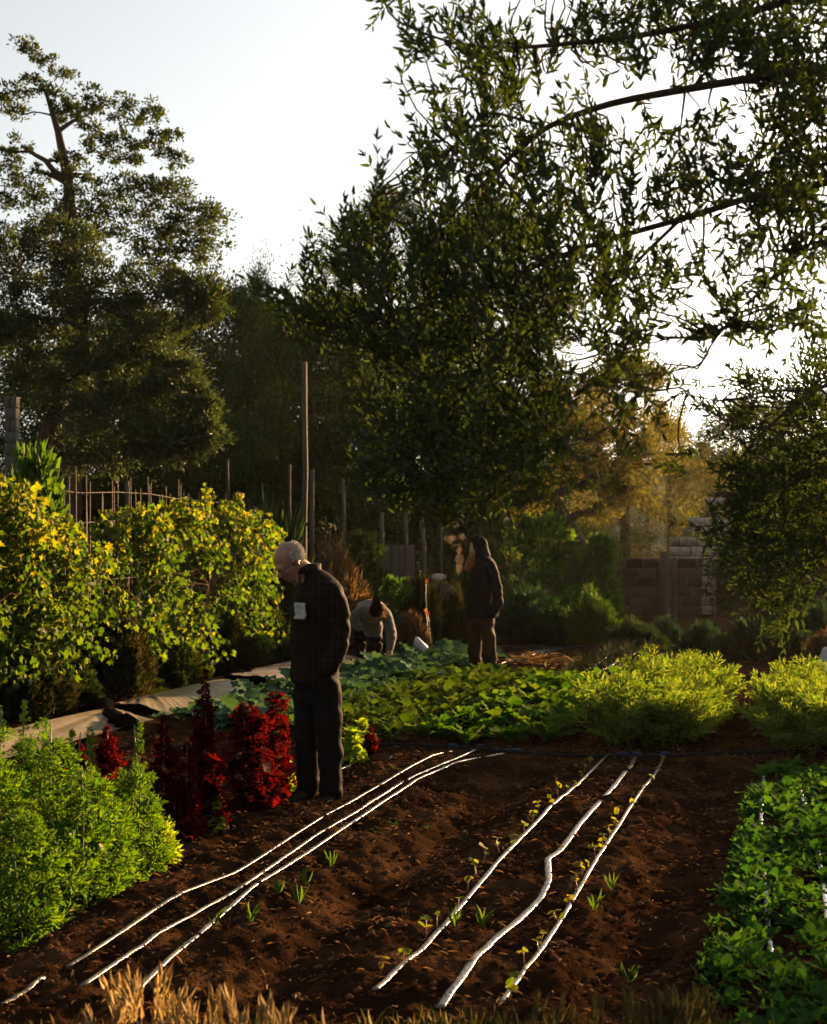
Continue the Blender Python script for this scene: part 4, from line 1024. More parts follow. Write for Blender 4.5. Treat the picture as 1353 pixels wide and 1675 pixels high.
# onions in the far rows
r_ = np.random.default_rng(77)
on = []
for q in range(2):
    m = MB()
    for k in range(7):
        a = k * .9; d = np.array((math.cos(a) * .3, math.sin(a) * .3, 1))
        m.tube([(0, 0, 0), d * .13, d * .24 + np.array((math.cos(a) * .05, math.sin(a) * .05, -.02))], [.005, .005, .001], 4)
    me = m.mesh('onion_plant'); me.materials.append(M_SCRUB); on.append(me)
for i, v in enumerate((-2.95, -2.68, -2.4)):
    for c in range(14):
        p = UV(16.4 + c * .32, v + r_.normal(0, .02)); p[2] = ground_z(p[0], p[1])
        o = bpy.data.objects.new('onion_plant', on[c % 2]); COL.objects.link(o); o.location = p; o.rotation_euler = (0, 0, r_.uniform(0, 6)); s = r_.uniform(.8, 1.2); o.scale = (s, s, s)
        tag(o, '%s onion plant from the front in the %s of the far onion rows' % (ORD[c], ROWN3[i]), 'onion', 'onions in the far rows')

# ------------------------------------------------------------------ lettuces
M_RED = leaf_mat('red_lettuce_leaf', [(.050, .006, .008), (.085, .008, .010), (.13, .012, .012), (.06, .012, .010)], trans=.5, tcol=(2.2, .7, .5), rough=.5, spec=.08, k=.36)
M_LET = leaf_mat('green_lettuce_leaf', [(.070, .13, .010), (.105, .17, .012), (.15, .21, .016)], trans=.5, tcol=(1.9, 1.6, .25), rough=.42, spec=.35, k=1.2)  # lime raised to paint in leaves with sun on them
M_LETD = leaf_mat('deep_lettuce_leaf', [(.030, .090, .009), (.055, .12, .010), (.095, .15, .012)], trans=.45, tcol=(1.9, 1.8, .25), rough=.45, spec=.3, k=.8)
REL = [blade('red_leaf', 1, 1.15, M_RED, bend=1.1, ruffle=.17, pet=.04, seed=120 + q, waves=2.5, n=6, prof=lambda t: np.clip(1.1 * np.sin(np.clip(t * .8 + .12, 0, 1) * math.pi) ** .5, .1, 1)) for q in range(3)]
GRL = [blade('curly_leaf', 1, .95, M_LET, bend=.6, ruffle=.16, pet=.06, seed=124 + q, waves=3, n=5) for q in range(3)]
DEL = [blade('curly_leaf', 1, .8, M_LETD, bend=.55, ruffle=.16, pet=.06, seed=128 + q, waves=3, n=5) for q in range(3)]

def tower(name, label, px, py_base, py_top, wpx, leaves, stem_mat, seed, nleaf=60, L=.13, cat='lettuce', group=None, prof=None, filler=None, fill_n=0):
    """a bolted lettuce: stem ringed with curled leaves, broad below, a pointed top"""
    r = np.random.default_rng(seed)
    g = G(px, py_base); g[2] = ground_z(g[0], g[1])
    Y = g[1]; top = EYE + (HY - py_top) * Y / FPX - g[2]; w = wpx * Y / FPX / 2
    root = empty(name, g); tag(root, label, cat, group)
    MB().tube(curve_pts(g, g + np.array((r.normal(0, .02), 0, top * .97)), 6, jit=.01, r=r), np.linspace(.008, .003, 6), 6).obj('stem', stem_mat, root, smooth=True)
    ph = r.uniform(0, 6.283, 4)
    lump = lambda a, t: .80 + .22 * np.sin(2 * a + ph[0] + 5 * t) + .16 * np.sin(3 * a + ph[1] - 9 * t) + .12 * np.sin(5 * a + ph[2] + 17 * t)
    pf = prof or (lambda t: np.clip(1.15 * (1 - t) ** .72, .10, 1))
    for k in range(nleaf):
        t = ((k + .5) / nleaf) ** .9
        a = k * 2.4 + r.normal(0, .2); q = pf(t) * w * lump(a, t)
        o = bpy.data.objects.new('leaf', leaves[int(r.integers(len(leaves)))]); COL.objects.link(o); o.parent = root
        s = min(L, max(.028, L * (.18 + .85 * pf(t)))) * r.uniform(.7, 1.35)
        rr = max(0.0, q - s * .55) * r.uniform(.35, 1.0)
        o.location = (math.cos(a) * rr, math.sin(a) * rr, max(.015, t * top - s * .5))
        o.rotation_euler = (r.normal(0, .6), -math.radians(r.uniform(-15, 75) + 15 * t), a + r.normal(0, .4)); o.scale = (s, s * r.uniform(.8, 1.2), s)
    if filler is not None:
        n = int(fill_n * 1.7); nc = max(30, n // 42)             # frills gather in knobbly lobes, one per leaf edge
        t = r.random(nc) ** 1.1; a = r.uniform(0, 6.283, nc); p0 = pf(t); q = p0 * w * lump(a, t) * (.35 + .65 * r.random(nc) ** .4)
        cc = np.stack([np.cos(a) * q, np.sin(a) * q, .02 + t * top * .96], 1)
        cr = r.uniform(.02, .05, nc) * np.clip(p0 * 1.6, .28, 1)
        k = r.integers(0, nc, n)
        g3 = nrm(r.normal(size=(n, 3))) * r.random(n)[:, None] ** .5
        pos = cc[k] + g3 * cr[k][:, None]; pos[:, 2] = np.maximum(pos[:, 2], .005)
        d = nrm(g3 + np.stack([np.cos(a), np.sin(a), np.full(nc, .5)], 1)[k] * .6 + r.normal(0, .35, (n, 3)))
        sz = np.clip(cr[k] * .55, .008, .03) * r.uniform(.6, 1.3, n)
        me = leaf_mesh('frills', pos, d, sz * (1 if filler is M_RED else 1.35), sz * (.75 if filler is M_RED else .42), LENS, seed)
        link('frills', me, filler, root, 'stuff')
    return root
RG = 'red lettuces'
tower('red_lettuce', 'tallest red lettuce, a pointed crimson tower beside the old man', 335, 1345, 1090, 74, REL, M_STEMRED, 131, 90, .095, group=RG, filler=M_RED, fill_n=2300)
tower('red_lettuce', 'pointed red lettuce left of the tallest one', 268, 1352, 1168, 66, REL, M_STEMRED, 132, 60, .09, group=RG, filler=M_RED, fill_n=1500)
tower('red_lettuce', 'round-topped red lettuce right of the tallest one', 405, 1312, 1150, 76, REL, M_STEMRED, 133, 70, .095, group=RG, filler=M_RED, fill_n=1900, prof=lambda t: np.clip(1.2 * (1 - t * .95) ** .4, .2, 1))
tower('red_lettuce', 'red lettuce touching the old man\'s legs', 452, 1296, 1132, 60, REL, M_STEMRED, 134, 56, .09, group=RG, filler=M_RED, fill_n=1300, prof=lambda t: np.clip(1.2 * (1 - t * .95) ** .4, .2, 1))
tower('red_lettuce', 'dark red lettuce at the left behind the green lettuces', 175, 1300, 1186, 66, REL, M_STEMRED, 135, 50, .11, group=RG, filler=M_RED, fill_n=1500)
tower('red_lettuce', 'low red lettuce in front of the tallest one', 306, 1362, 1215, 58, REL, M_STEMRED, 136, 56, .09, group=RG, filler=M_RED, fill_n=1300)
tower('red_lettuce', 'small red lettuce half hidden at the far left', 128, 1285, 1212, 46, REL, M_STEMRED, 137, 36, .10, group=RG, filler=M_RED, fill_n=900)
tower('red_lettuce', 'tiny red lettuce right of the old man beside the green one', 607, 1232, 1192, 24, REL, M_STEMRED, 138, 20, .08, group=RG, filler=M_RED, fill_n=400)
tower('red_lettuce', 'small red lettuce at the foot of the round-topped one', 440, 1306, 1235, 34, REL, M_STEMRED, 139, 26, .09, group=RG, filler=M_RED, fill_n=600)
GG = 'small green lettuces'
dome = lambda t: np.clip(np.sqrt(np.clip(1 - (t * .92) ** 2, 0, 1)), .3, 1)
tower('green_lettuce', 'small curly green lettuce at the foot of the tallest red one', 347, 1346, 1292, 36, GRL, M_STEM, 141, 46, .10, group=GG, prof=dome)
tower('green_lettuce', 'curly green lettuce left of the old man\'s legs', 466, 1285, 1238, 42, GRL, M_STEM, 142, 46, .11, group=GG, prof=dome)
tower('green_lettuce', 'curly green lettuce touching the old man\'s legs on the right', 576, 1240, 1186, 44, GRL, M_STEM, 143, 54, .12, group=GG, prof=dome)
tower('green_lettuce', 'bright curly lettuce nearest the black pipe end', 592, 1222, 1178, 46, GRL, M_STEM, 144, 54, .12, group=GG, prof=dome)
bush = lambda t: np.clip(1.08 * (1 - t ** 1.8) ** .55, .05, 1)
spire = lambda t: np.where(t < .55, np.clip(1.05 * (1 - (t / .60) ** 2 * .75), .1, 1), .26 * (1 - t) / .45 + .06)
FG = 'tall curly lettuces in the left foreground'
for px, pb, pt, w, s, pf, lab in ((35, 1520, 1325, 190, 151, bush, 'nearest curly green lettuce at the left edge'), (140, 1470, 1245, 170, 152, bush, 'bushy curly lettuce behind the nearest one'), (222, 1415, 1250, 120, 153, bush, 'rightmost curly lettuce beside the red lettuces'),
                              (262, 1402, 1340, 56, 154, bush, 'small curly lettuce in painted sunlit lime at the bed edge'), (0, 1440, 1150, 150, 155, spire, 'tall bolted lettuce with a pale spire at the left edge'), (40, 1420, 1142, 110, 156, spire, 'bolted lettuce with the highest thin spire'),
                              (75, 1400, 1172, 100, 157, spire, 'bolted lettuce with a hooked spire tip'), (118, 1400, 1190, 100, 158, spire, 'bright bolted lettuce in front of the plastic sheet'), (148, 1390, 1185, 80, 159, spire, 'thin bolted lettuce beside the dark red one'),
                              (228, 1395, 1178, 84, 160, spire, 'dark green bolted lettuce in front of the red lettuces'), (70, 1445, 1172, 170, 161, bush, 'broad curly lettuce in the middle of the left bed'), (180, 1440, 1300, 110, 162, bush, 'low curly lettuce at the path edge of the left bed'), (-30, 1480, 1135, 190, 163, bush, 'curly lettuce cut off by the left edge')):
    tower('curly_lettuce', lab, px, pb, pt, w, DEL if s not in (155, 156, 157, 158, 154) else GRL, M_STEM, s, 46, .075, group=FG, prof=pf, filler=M_LETD if s not in (155, 156, 157, 158, 154) else M_LET, fill_n=int((2600 if s not in (155, 156, 157, 158, 154) else 1700) * (w / 130)))

# ------------------------------------------------------------------ seedlings along the right bed's tapes
M_SEED = leaf_mat('seedling_leaf', [(.08, .145, .012), (.13, .175, .014), (.19, .17, .014), (.10, .16, .012)], trans=.55, tcol=(1.9, 1.6, .35), rough=.5)
HEART = mesh_np('seedling_leaf', np.array([(0, 0, 0), (.1, .28, .02), (.35, .46, .03), (.7, .34, 0), (1, 0, -.1), (.7, -.34, 0), (.35, -.46, .03), (.1, -.28, .02), (.45, 0, -.05)]), np.array([(8, i, (i + 1) % 8) for i in range(8)]), smooth=True)
HEART.materials.append(M_SEED)
def seedling(label, group, x, y, sc, r):
    g = np.array((x, y, ground_z(x, y)))
    root = empty('bean_seedling', g); tag(root, label, 'seedling', group)
    h = .085 * sc * r.uniform(.8, 1.2); top = g + np.array((r.normal(0, .01), r.normal(0, .01), h))
    MB().tube([g + np.array((0, 0, -.01)), (g + top) / 2 + r.normal(0, .004, 3), top], [.0028, .0024, .0018], 5).obj('stem', M_STEMRED, root, smooth=True)
    a0 = r.uniform(0, 6.283)
    for k in range(int(r.integers(2, 5))):
        o = bpy.data.objects.new('leaf', HEART); COL.objects.link(o); o.parent = root
        s = .045 * sc * r.uniform(.7, 1.2)
        o.location = Vector(top - g) * (1.0 if k < 2 else .7); o.rotation_euler = (r.normal(0, .5), r.uniform(-.5, .9), a0 + k * 3.14 + (1.5 if k > 1 else 0) + r.normal(0, .3)); o.scale = (s, s, s)
r_ = np.random.default_rng(88)
s1 = [(622, 1605), (660, 1592), (700, 1545), (718, 1522), (745, 1500), (762, 1460), (778, 1440), (795, 1420), (815, 1395), (840, 1385), (857, 1365), (872, 1345), (885, 1330), (900, 1322), (914, 1305), (926, 1295), (940, 1285), (950, 1272), (958, 1262), (966, 1254)]
for i, (x, y) in enumerate(s1[::-1]):
    g = G(x, y + 10); seedling('%s bean seedling from the black pipe, left of the shining tape' % ORD[i], 'bean seedlings left of the shining tape', g[0] + r_.normal(0, .008), g[1], r_.uniform(.7, .98), r_)
s2 = [(1080, 1250), (1072, 1268), (1062, 1284), (1050, 1300), (1042, 1312), (1030, 1330), (1020, 1345), (1008, 1362), (998, 1378), (990, 1392), (982, 1405), (972, 1420), (964, 1434), (955, 1448), (946, 1462), (938, 1478), (926, 1500), (915, 1518), (905, 1535), (893, 1556), (880, 1575), (862, 1600), (846, 1622), (835, 1640)]
for i, (x, y) in enumerate(s2):
    g = G(x + r_.normal(0, 5), y + 4); seedling('%s bean seedling from the black pipe, on the right-hand tape' % ORD[i], 'bean seedlings on the right-hand tape', g[0], g[1], r_.uniform(.62, .9), r_)
# stray weeds in the soil
def weed(label, px, py, n, L, mat, r):
    g = G(px, py); g[2] = ground_z(g[0], g[1])
    m = MB()
    a = r.uniform(0, 6.283, n)
    d = np.stack([np.cos(a) * .5, np.sin(a) * .5, r.uniform(.7, 1.2, n)], 1)
    V, F = leaf_geo(np.repeat(g[None], n, 0), d, L * r.uniform(.6, 1.1, n), .008, LENS, px); m.add(V, Q=F)
    return tag(m.obj('grass_tuft', mat, None, origin=tuple(g)), label, 'weed', 'weeds in the bare soil')
for k, (x, y, lab) in enumerate(((540, 1425, 'small grass tuft right of the left bed\'s tapes, nearest the old man'), (500, 1462, 'small bright grass tuft below the left bed\'s tapes'), (490, 1495, 'thin grass tuft in the dark soil of the furrow'), (350, 1540, 'grass sprig between the left tapes and the golden grass'), (410, 1530, 'grass sprig in the furrow right of the golden grass'), (745, 1530, 'grass blade beside the shining tape'), (790, 1535, 'grass blade between the shining tape and the kinked tape'), (1002, 1470, 'grass blade in the dark soil right of the bean row'), (970, 1505, 'lower grass blade right of the bean row'), (1030, 1580, 'grass blade at lower right in the bare soil'), (455, 1488, 'small green sprout left of the furrow'))):
    weed(lab, x, y, 6, .10, M_BRIGHT, r_)
for k, (x, y, lab) in enumerate(((617, 1370, 'small broad-leaved weed right of the left bed'), (642, 1360, 'second small weed beside the first in the furrow'), (640, 1272, 'small weed between the old man and the left tapes'), (700, 1360, 'tiny weed in the middle of the furrow'), (808, 1246, 'tiny weed near the pipe end'), (620, 1352, 'little sprout on the shoulder of the left bed'))):
    g = G(x, y); g[2] = ground_z(g[0], g[1]); rosette('small_weed', lab, 'weed', 'small broad weeds', g, RAL, 5, .055, r_, (10, 50))
# ------------------------------------------------------------------ people
def ring_loft(mb, secs, k=18):
    """secs: (centre, half-axis a (vec), half-axis b (vec)); closed ends"""
    n = len(secs); ang = np.arange(k) * 2 * math.pi / k
    V = np.vstack([np.asarray(c) + np.cos(ang)[:, None] * np.asarray(a) + np.sin(ang)[:, None] * np.asarray(b) for c, a, b in secs])
    i = np.arange(n - 1)[:, None] * k; j = np.arange(k)[None]
    Q = np.stack([i + j, i + (j + 1) % k, i + k + (j + 1) % k, i + k + j], -1).reshape(-1, 4)
    V = np.vstack([V, secs[0][0], secs[-1][0]]); T = []
    for q in range(k):
        T.append((n * k, (q + 1) % k, q)); T.append((n * k + 1, (n - 1) * k + q, (n - 1) * k + (q + 1) % k))
    return mb.add(V, Q, T)

def ball(mb, c, ax, k=16, m=10):
    """ellipsoid with half-axes ax (three vectors)"""
    a, b, d = (np.asarray(x, float) for x in ax)
    secs = [(np.asarray(c) - d * math.cos(t), a * math.sin(t), b * math.sin(t)) for t in np.linspace(.02, math.pi - .02, m)]
    return ring_loft(mb, secs, k)

def limb(mb, pts, rad, k=14):
    pts = [np.asarray(p, float) for p in pts]
    P2, R2 = [], []
    for i in range(len(pts) - 1):
        for t in np.linspace(0, 1, 6, endpoint=False):
            P2.append(pts[i] * (1 - t) + pts[i + 1] * t); R2.append(rad[i] * (1 - t) + rad[i + 1] * t)
    P2.append(pts[-1]); R2.append(rad[-1])
    P2 = np.array(P2)
    for _ in range(3): P2[1:-1] = (P2[:-2] + 2 * P2[1:-1] + P2[2:]) / 4
    mb.tube(P2, R2, k)
    ball(mb, P2[0], np.eye(3) * R2[0], 12, 7); ball(mb, P2[-1], np.eye(3) * R2[-1], 12, 7)

def fuse(mb, name, voxel, smooth=4, crease=0.0, seed=0, cscale=14):
    """all the volumes in mb -> one continuous skin; crease adds cloth folds"""
    me = mb.mesh('tmp'); o = bpy.data.objects.new('tmp', me); COL.objects.link(o)
    md = o.modifiers.new('r', 'REMESH'); md.mode = 'VOXEL'; md.voxel_size = voxel
    ms = o.modifiers.new('s', 'SMOOTH'); ms.iterations = smooth; ms.factor = .5
    dg = bpy.context.evaluated_depsgraph_get()
    out = bpy.data.meshes.new_from_object(o.evaluated_get(dg)); out.name = name
    bpy.data.objects.remove(o)
    n = len(out.vertices)
    co = np.empty(n * 3, np.float32); out.vertices.foreach_get('co', co); co = co.reshape(-1, 3)
    if crease:
        no = np.empty(n * 3, np.float32); out.vertices.foreach_get('normal', no); no = no.reshape(-1, 3)
        w = vnoise(co[:, 0] * cscale + co[:, 2] * cscale * .9 + seed, co[:, 1] * cscale - co[:, 2] * cscale * .5, seed) - .5
        w += .6 * (vnoise(co[:, 2] * cscale * 2.2 + co[:, 0] * 6, co[:, 0] * cscale + co[:, 1] * cscale, seed + 1) - .5)
        co = co + no * (w * crease)[:, None]
        out.vertices.foreach_set('co', co.astype(np.float32).ravel())
    out.polygons.foreach_set('use_smooth', np.ones(len(out.polygons), bool))
    out.update()
    return out

def give(name, me, mat, parent):
    me.transform(parent.matrix_basis.inverted()); return link(name, me, mat, parent)

def skin_mat(name, col):
    m = noise_mat(name, [tuple(c * .85 for c in col), col], scale=30, rough=.5, bump=.15, bscale=120, spec=.35)
    pb = m.node_tree.nodes['Principled BSDF']; pb.inputs['Subsurface Weight'].default_value = .15; pb.inputs['Subsurface Radius'].default_value = (.02, .008, .004)
    return m
M_SKIN = skin_mat('skin', (.22, .115, .07))
M_CLOTHBLACK = noise_mat('black_cloth', [(.005, .0048, .0044), (.009, .0085, .0078)], scale=60, rough=.95, bump=.08, bscale=220, spec=.02)
M_TROUSER = noise_mat('dark_denim', [(.005, .0051, .0049), (.0085, .0085, .0082)], scale=50, rough=.95, bump=.06, bscale=200, spec=.02)
M_BROWN = noise_mat('brown_canvas', [(.022, .013, .006), (.036, .021, .010)], scale=40, rough=.92, bump=.25, bscale=160, spec=.02)
M_SWEATER = noise_mat('grey_wool', [(.045, .035, .023), (.07, .056, .038)], scale=60, rough=.95, bump=.5, bscale=180, spec=.1, sheen=.3)
M_SHOE = noise_mat('dark_leather', [(.012, .010, .009), (.03, .024, .02)], scale=30, rough=.85, bump=.2, spec=.06)
M_HAIRW = noise_mat('white_hair', [(.45, .42, .37), (.62, .58, .52)], scale=50, rough=.5, bump=0, spec=.3)
M_HAIRD = noise_mat('dark_hair', [(.008, .0045, .003), (.018, .009, .005)], scale=50, rough=.7, bump=.3, bscale=100, spec=.1)
M_BEARD = leaf_mat('sunlit_beard', [(.30, .16, .055), (.42, .24, .09)], trans=.5, tcol=(1.8, 1.2, .7), rough=.5, k=1)  # orange sunlight painted into the beard colour
M_LOOSE = leaf_mat('sunlit_loose_hair', [(.09, .045, .016), (.14, .07, .024)], trans=.5, tcol=(1.6, 1.2, .7), k=1)  # lighter copy of the dark hair, sun on the strands painted in
M_GLASS = noise_mat('spectacle_frame', [(.01, .009, .008), (.02, .018, .016)], scale=20, rough=.3, bump=0, spec=.6)
M_PAPER = noise_mat('crumpled_cloth', [(.20, .21, .19), (.28, .29, .265)], scale=30, rough=.8, bump=.6, bscale=50)
def fuzz(m, w=.014):
    """woven cloth: almost no gloss face-on, a thin edge when lit from behind"""
    n, l = m.node_tree.nodes, m.node_tree.links
    pb = n['Principled BSDF']; pb.inputs['Specular IOR Level'].default_value = w; pb.inputs['Roughness'].default_value = .72
    l.new(pb.outputs[0], n['Material Output'].inputs['Surface'])
for m_ in (M_CLOTHBLACK, M_TROUSER, M_BROWN): fuzz(m_)
# brown checked weave
M_PLAID, n_, l_ = new_mat('checked_wool')
pb_ = n_['Principled BSDF']; tc_ = n_.new('ShaderNodeTexCoord')
cols_ = []
for ax_, sc_ in (('Z', 34.0), ('X', 34.0)):
    wv = n_.new('ShaderNodeTexWave'); wv.bands_direction = ax_; wv.inputs['Scale'].default_value = sc_ / 6.283 * 1.4; wv.inputs['Distortion'].default_value = 1.5; wv.inputs['Detail'].default_value = 3
    l_.new(tc_.outputs['Object'], wv.inputs['Vector']); cols_.append(wv)
mm_ = n_.new('ShaderNodeMath'); mm_.operation = 'MAXIMUM'; l_.new(cols_[0].outputs['Fac'], mm_.inputs[0]); l_.new(cols_[1].outputs['Fac'], mm_.inputs[1])
cr_ = ramp(n_, [(.0068, .0053, .004), (.0076, .006, .0044), (.014, .0092, .0062)]); l_.new(mm_.outputs[0], cr_.inputs[0]); l_.new(cr_.outputs[0], pb_.inputs['Base Color'])
df_ = n_.new('ShaderNodeBsdfDiffuse'); df_.inputs['Roughness'].default_value = .8; l_.new(cr_.outputs[0], df_.inputs['Color']); l_.new(df_.outputs[0], n_['Material Output'].inputs['Surface'])
pb_.inputs['Roughness'].default_value = .95; fuzz(M_PLAID, .02)

Z = np.array((0, 0, 1.0))
def head_geo(mb, c, f, up, L, s=1.0, jaw=True):
    """head: skull, jaw, brow, nose, ears, lips around centre c; f face direction, up crown direction, L the head's left"""
    c = np.asarray(c)
    ball(mb, c + up * .035 * s - f * .012 * s, (L * .077 * s, f * .098 * s, up * .095 * s), 20, 14)            # skull
    ring_loft(mb, [(c + up * .03 * s + f * .03 * s, L * .066 * s, f * .062 * s), (c - up * .04 * s + f * .035 * s, L * .060 * s, f * .062 * s), (c - up * .085 * s + f * .04 * s, L * .045 * s, f * .052 * s), (c - up * .118 * s + f * .05 * s, L * .024 * s, f * .030 * s)], 16)
    ball(mb, c + f * .088 * s + up * .018 * s, (L * .05 * s, f * .014 * s, up * .012 * s), 12, 7)               # brow
    ring_loft(mb, [(c + f * .090 * s + up * .008 * s, L * .009 * s, f * .010 * s), (c + f * .106 * s - up * .018 * s, L * .012 * s, f * .014 * s), (c + f * .112 * s - up * .036 * s, L * .017 * s, f * .016 * s), (c + f * .098 * s - up * .045 * s, L * .014 * s, f * .010 * s)], 10)  # nose
    for sg in (-1, 1):
        ball(mb, c + L * sg * .080 * s - up * .008 * s - f * .008 * s, (L * .010 * s, f * .018 * s - up * .004 * s, up * .032 * s), 10, 7)   # ears
        ball(mb, c + f * .075 * s + L * sg * .036 * s - up * .022 * s, (L * .024 * s, f * .018 * s, up * .018 * s), 10, 6)                # cheeks
    for dz, w in ((-.062, .024), (-.073, .021)):
        ball(mb, c + f * .094 * s + up * dz * s, (L * w * s, f * .010 * s, up * .0055 * s), 10, 6)             # lips

def eyes(root, c, f, up, L, s=1.0):
    M_EYE = bpy.data.materials.get('eye') or noise_mat('eye', [(.02, .015, .01), (.5, .48, .45)], scale=40, rough=.2, bump=0)
    for sg in (-1, 1):
        m = MB(); ball(m, c + f * .083 * s + L * sg * .031 * s + up * .002 * s, (L * .012 * s, f * .010 * s, up * .009 * s), 10, 7)
        m.obj('eye', M_EYE, root, smooth=True)

def shoe(root, heel, toe, w=.045, mat=None):
    heel, toe = np.asarray(heel, float), np.asarray(toe, float)
    d = nrm(toe - heel); side = nrm(np.cross(d, Z)); Ln = np.linalg.norm(toe - heel)
    m = MB()
    secs = []
    for t, ww, hh in ((0, .55, .6), (.12, .85, 1.15), (.3, .85, 1.1), (.5, .95, .85), (.72, 1.08, .62), (.9, .9, .45), (1, .45, .25)):
        secs.append((heel + d * Ln * t + Z * .042 * hh, side * w * ww, Z * .042 * hh))
    ring_loft(m, secs, 14)
    return m.obj('shoe', mat or M_SHOE, root, smooth=True)

# ---- old man with bowed head -------------------------------------------------
g0 = G(520, 1310); Y0 = g0[1]
z0 = ground_z(g0[0], Y0)
def Q(px, py, d=0.0): return P(px, py, Y0) + np.array((0, d, 0))
man = empty('person', (g0[0], Y0, z0)); tag(man, 'old bald man in a dark checked jacket looking down, hands in pockets', 'person')
F = nrm(np.array((-.862, -.507, 0))); Lf = np.array((.507, -.862, 0))
hd_c = Q(476, 919, -.05); ta = math.radians(36)
hf = nrm(F * math.cos(ta) - Z * math.sin(ta)); hu = nrm(F * math.sin(ta) + Z * math.cos(ta))
# clothes
mb = MB()
for i in range(1):
    ring_loft(mb, [(Q(514, 1118), Lf * .19, F * .145), (Q(515, 1090), Lf * .20, F * .150), (Q(516, 1045), Lf * .20, F * .155), (Q(518, 1005), Lf * .21, F * .157), (Q(521, 972), Lf * .205, F * .146), (Q(523, 954), Lf * .165, F * .118), (Q(516, 941), Lf * .11, F * .095), (Q(508, 932), Lf * .08, F * .08)], 26)
limb(mb, [Q(545, 968, -.14), Q(559, 1005, -.17), Q(561, 1046, -.16), Q(541, 1088, -.20)], [.077, .066, .061, .056])
limb(mb, [Q(496, 968, .16), Q(489, 1005, .19), Q(486, 1046, .19), Q(487, 1088, .10)], [.074, .062, .057, .055])
give('jacket', fuse(mb, 'jacket', .011, 5, .016, 3), M_PLAID, man)
mb = MB()
ring_loft(mb, [(Q(507, 938) , Lf * .105, F * .10), (Q(504, 929, -.01), Lf * .086, F * .086), (Q(507, 921, .02), Lf * .078, F * .072)], 22)
give('collar', fuse(mb, 'collar', .009, 3, .006, 5), M_PLAID, man)
mb = MB()
ring_loft(mb, [(Q(518, 1085), Lf * .185, F * .135), (Q(518, 1115), Lf * .19, F * .14), (Q(520, 1150), Lf * .17, F * .12)], 22)
limb(mb, [Q(535, 1125, -.075), Q(540, 1200, -.085), Q(543, 1298, -.07)], [.10, .085, .078])
limb(mb, [Q(503, 1125, .075), Q(501, 1200, .06), Q(503, 1292, .08)], [.10, .082, .077])
give('trousers', fuse(mb, 'trousers', .011, 5, .020, 8, 11), M_TROUSER, man)
# body: one skin from head to legs, mostly under the clothes
mb = MB()
head_geo(mb, hd_c, hf, hu, Lf)
limb(mb, [hd_c - hu * .05 - hf * .03, Q(505, 938, 0), Q(514, 965)], [.062, .062, .075])
ring_loft(mb, [(Q(516, 960), Lf * .15, F * .09), (Q(518, 1010), Lf * .15, F * .10), (Q(518, 1110), Lf * .15, F * .10)], 16)
limb(mb, [Q(532, 1110, -.07), Q(540, 1200, -.085), Q(544, 1303, -.07)], [.08, .055, .045]); limb(mb, [Q(504, 1110, .07), Q(501, 1200, .06), Q(504, 1296, .08)], [.08, .055, .045])
limb(mb, [Q(543, 972, -.13), Q(559, 1043, -.15), Q(541, 1078, -.17)], [.045, .035, .028]); limb(mb, [Q(498, 972, .14), Q(488, 1043, .18), Q(489, 1078, .1)], [.045, .035, .028])
give('body', fuse(mb, 'body', .0095, 3), M_SKIN, man)
eyes(man, hd_c, hf, hu, Lf)
shoe(man, (Q(548, 0)[0], Y0 + .02, z0 - .005), (Q(530, 0)[0], Y0 - .24, z0 - .005), .05); shoe(man, (Q(512, 0)[0], Y0 + .16, z0), (Q(478, 0)[0], Y0 - .07, z0), .05)
# glasses
gm = MB()
for sg in (-1, 1):
    cc = hd_c + hf * .104 + Lf * sg * .034 + hu * .000
    a = np.linspace(0, 2 * math.pi, 17)
    gm.tube(cc + np.cos(a)[:, None] * Lf * .026 + np.sin(a)[:, None] * hu * .019, .0022, 5, closed_ends=False)
    gm.tube([hd_c + hf * .102 + Lf * sg * .060 + hu * .006, hd_c + hf * .05 + Lf * sg * .080 + hu * .006, hd_c - hf * .01 + Lf * sg * .087 + hu * .008, hd_c - hf * .03 + Lf * sg * .085 - hu * .012], .0026, 5)
gm.tube([hd_c + hf * .106 - Lf * .009, hd_c + hf * .109 + hu * .003, hd_c + hf * .106 + Lf * .009], .002, 5)
gm.obj('glasses', M_GLASS, man, smooth=True)
# fringe of white hair round the back of the head, short beard
r_ = np.random.default_rng(5)
def hairs(root, name, c, f, up, L, n, cond, length, mat, s=1.0, droop=0.3, w=.0022, out=.6):
    q = nrm(r_.normal(size=(n * 6, 3)))
    ff, uu, ll = q[:, 0], q[:, 1], q[:, 2]
    k = cond(ff, uu, ll); q = q[k][:n]
    p = np.asarray(c) + up * .035 * s - f * .012 * s + (q[:, :1] * f * .098 + q[:, 1:2] * up * .095 + q[:, 2:] * L * .077) * s
    nn = nrm(q[:, :1] * f / .098 + q[:, 1:2] * up / .095 + q[:, 2:] * L / .077)
    d = nrm(nn * out - up * droop - f * .25 + r_.normal(0, .25, nn.shape))
    me = leaf_mesh(name, p - nn * .003, d, length * r_.uniform(.6, 1.2, len(p)), w, KITE, 3)
    return give(name, me, mat, root)
h = hairs(man, 'hair', hd_c, hf, hu, Lf, 2600, lambda f, u, l: (f < .25) & (u < .42 - f * .35) & (u > -.75) & ~((f > -.1) & (u < -.2)), .022, M_HAIRW); h['kind'] = 'stuff'
h = hairs(man, 'beard', hd_c - hu * .085 + hf * .03, hf, hu, Lf, 500, lambda f, u, l: (f > .1) & (u < .35), .018, M_HAIRW, s=.55); h['kind'] = 'stuff'
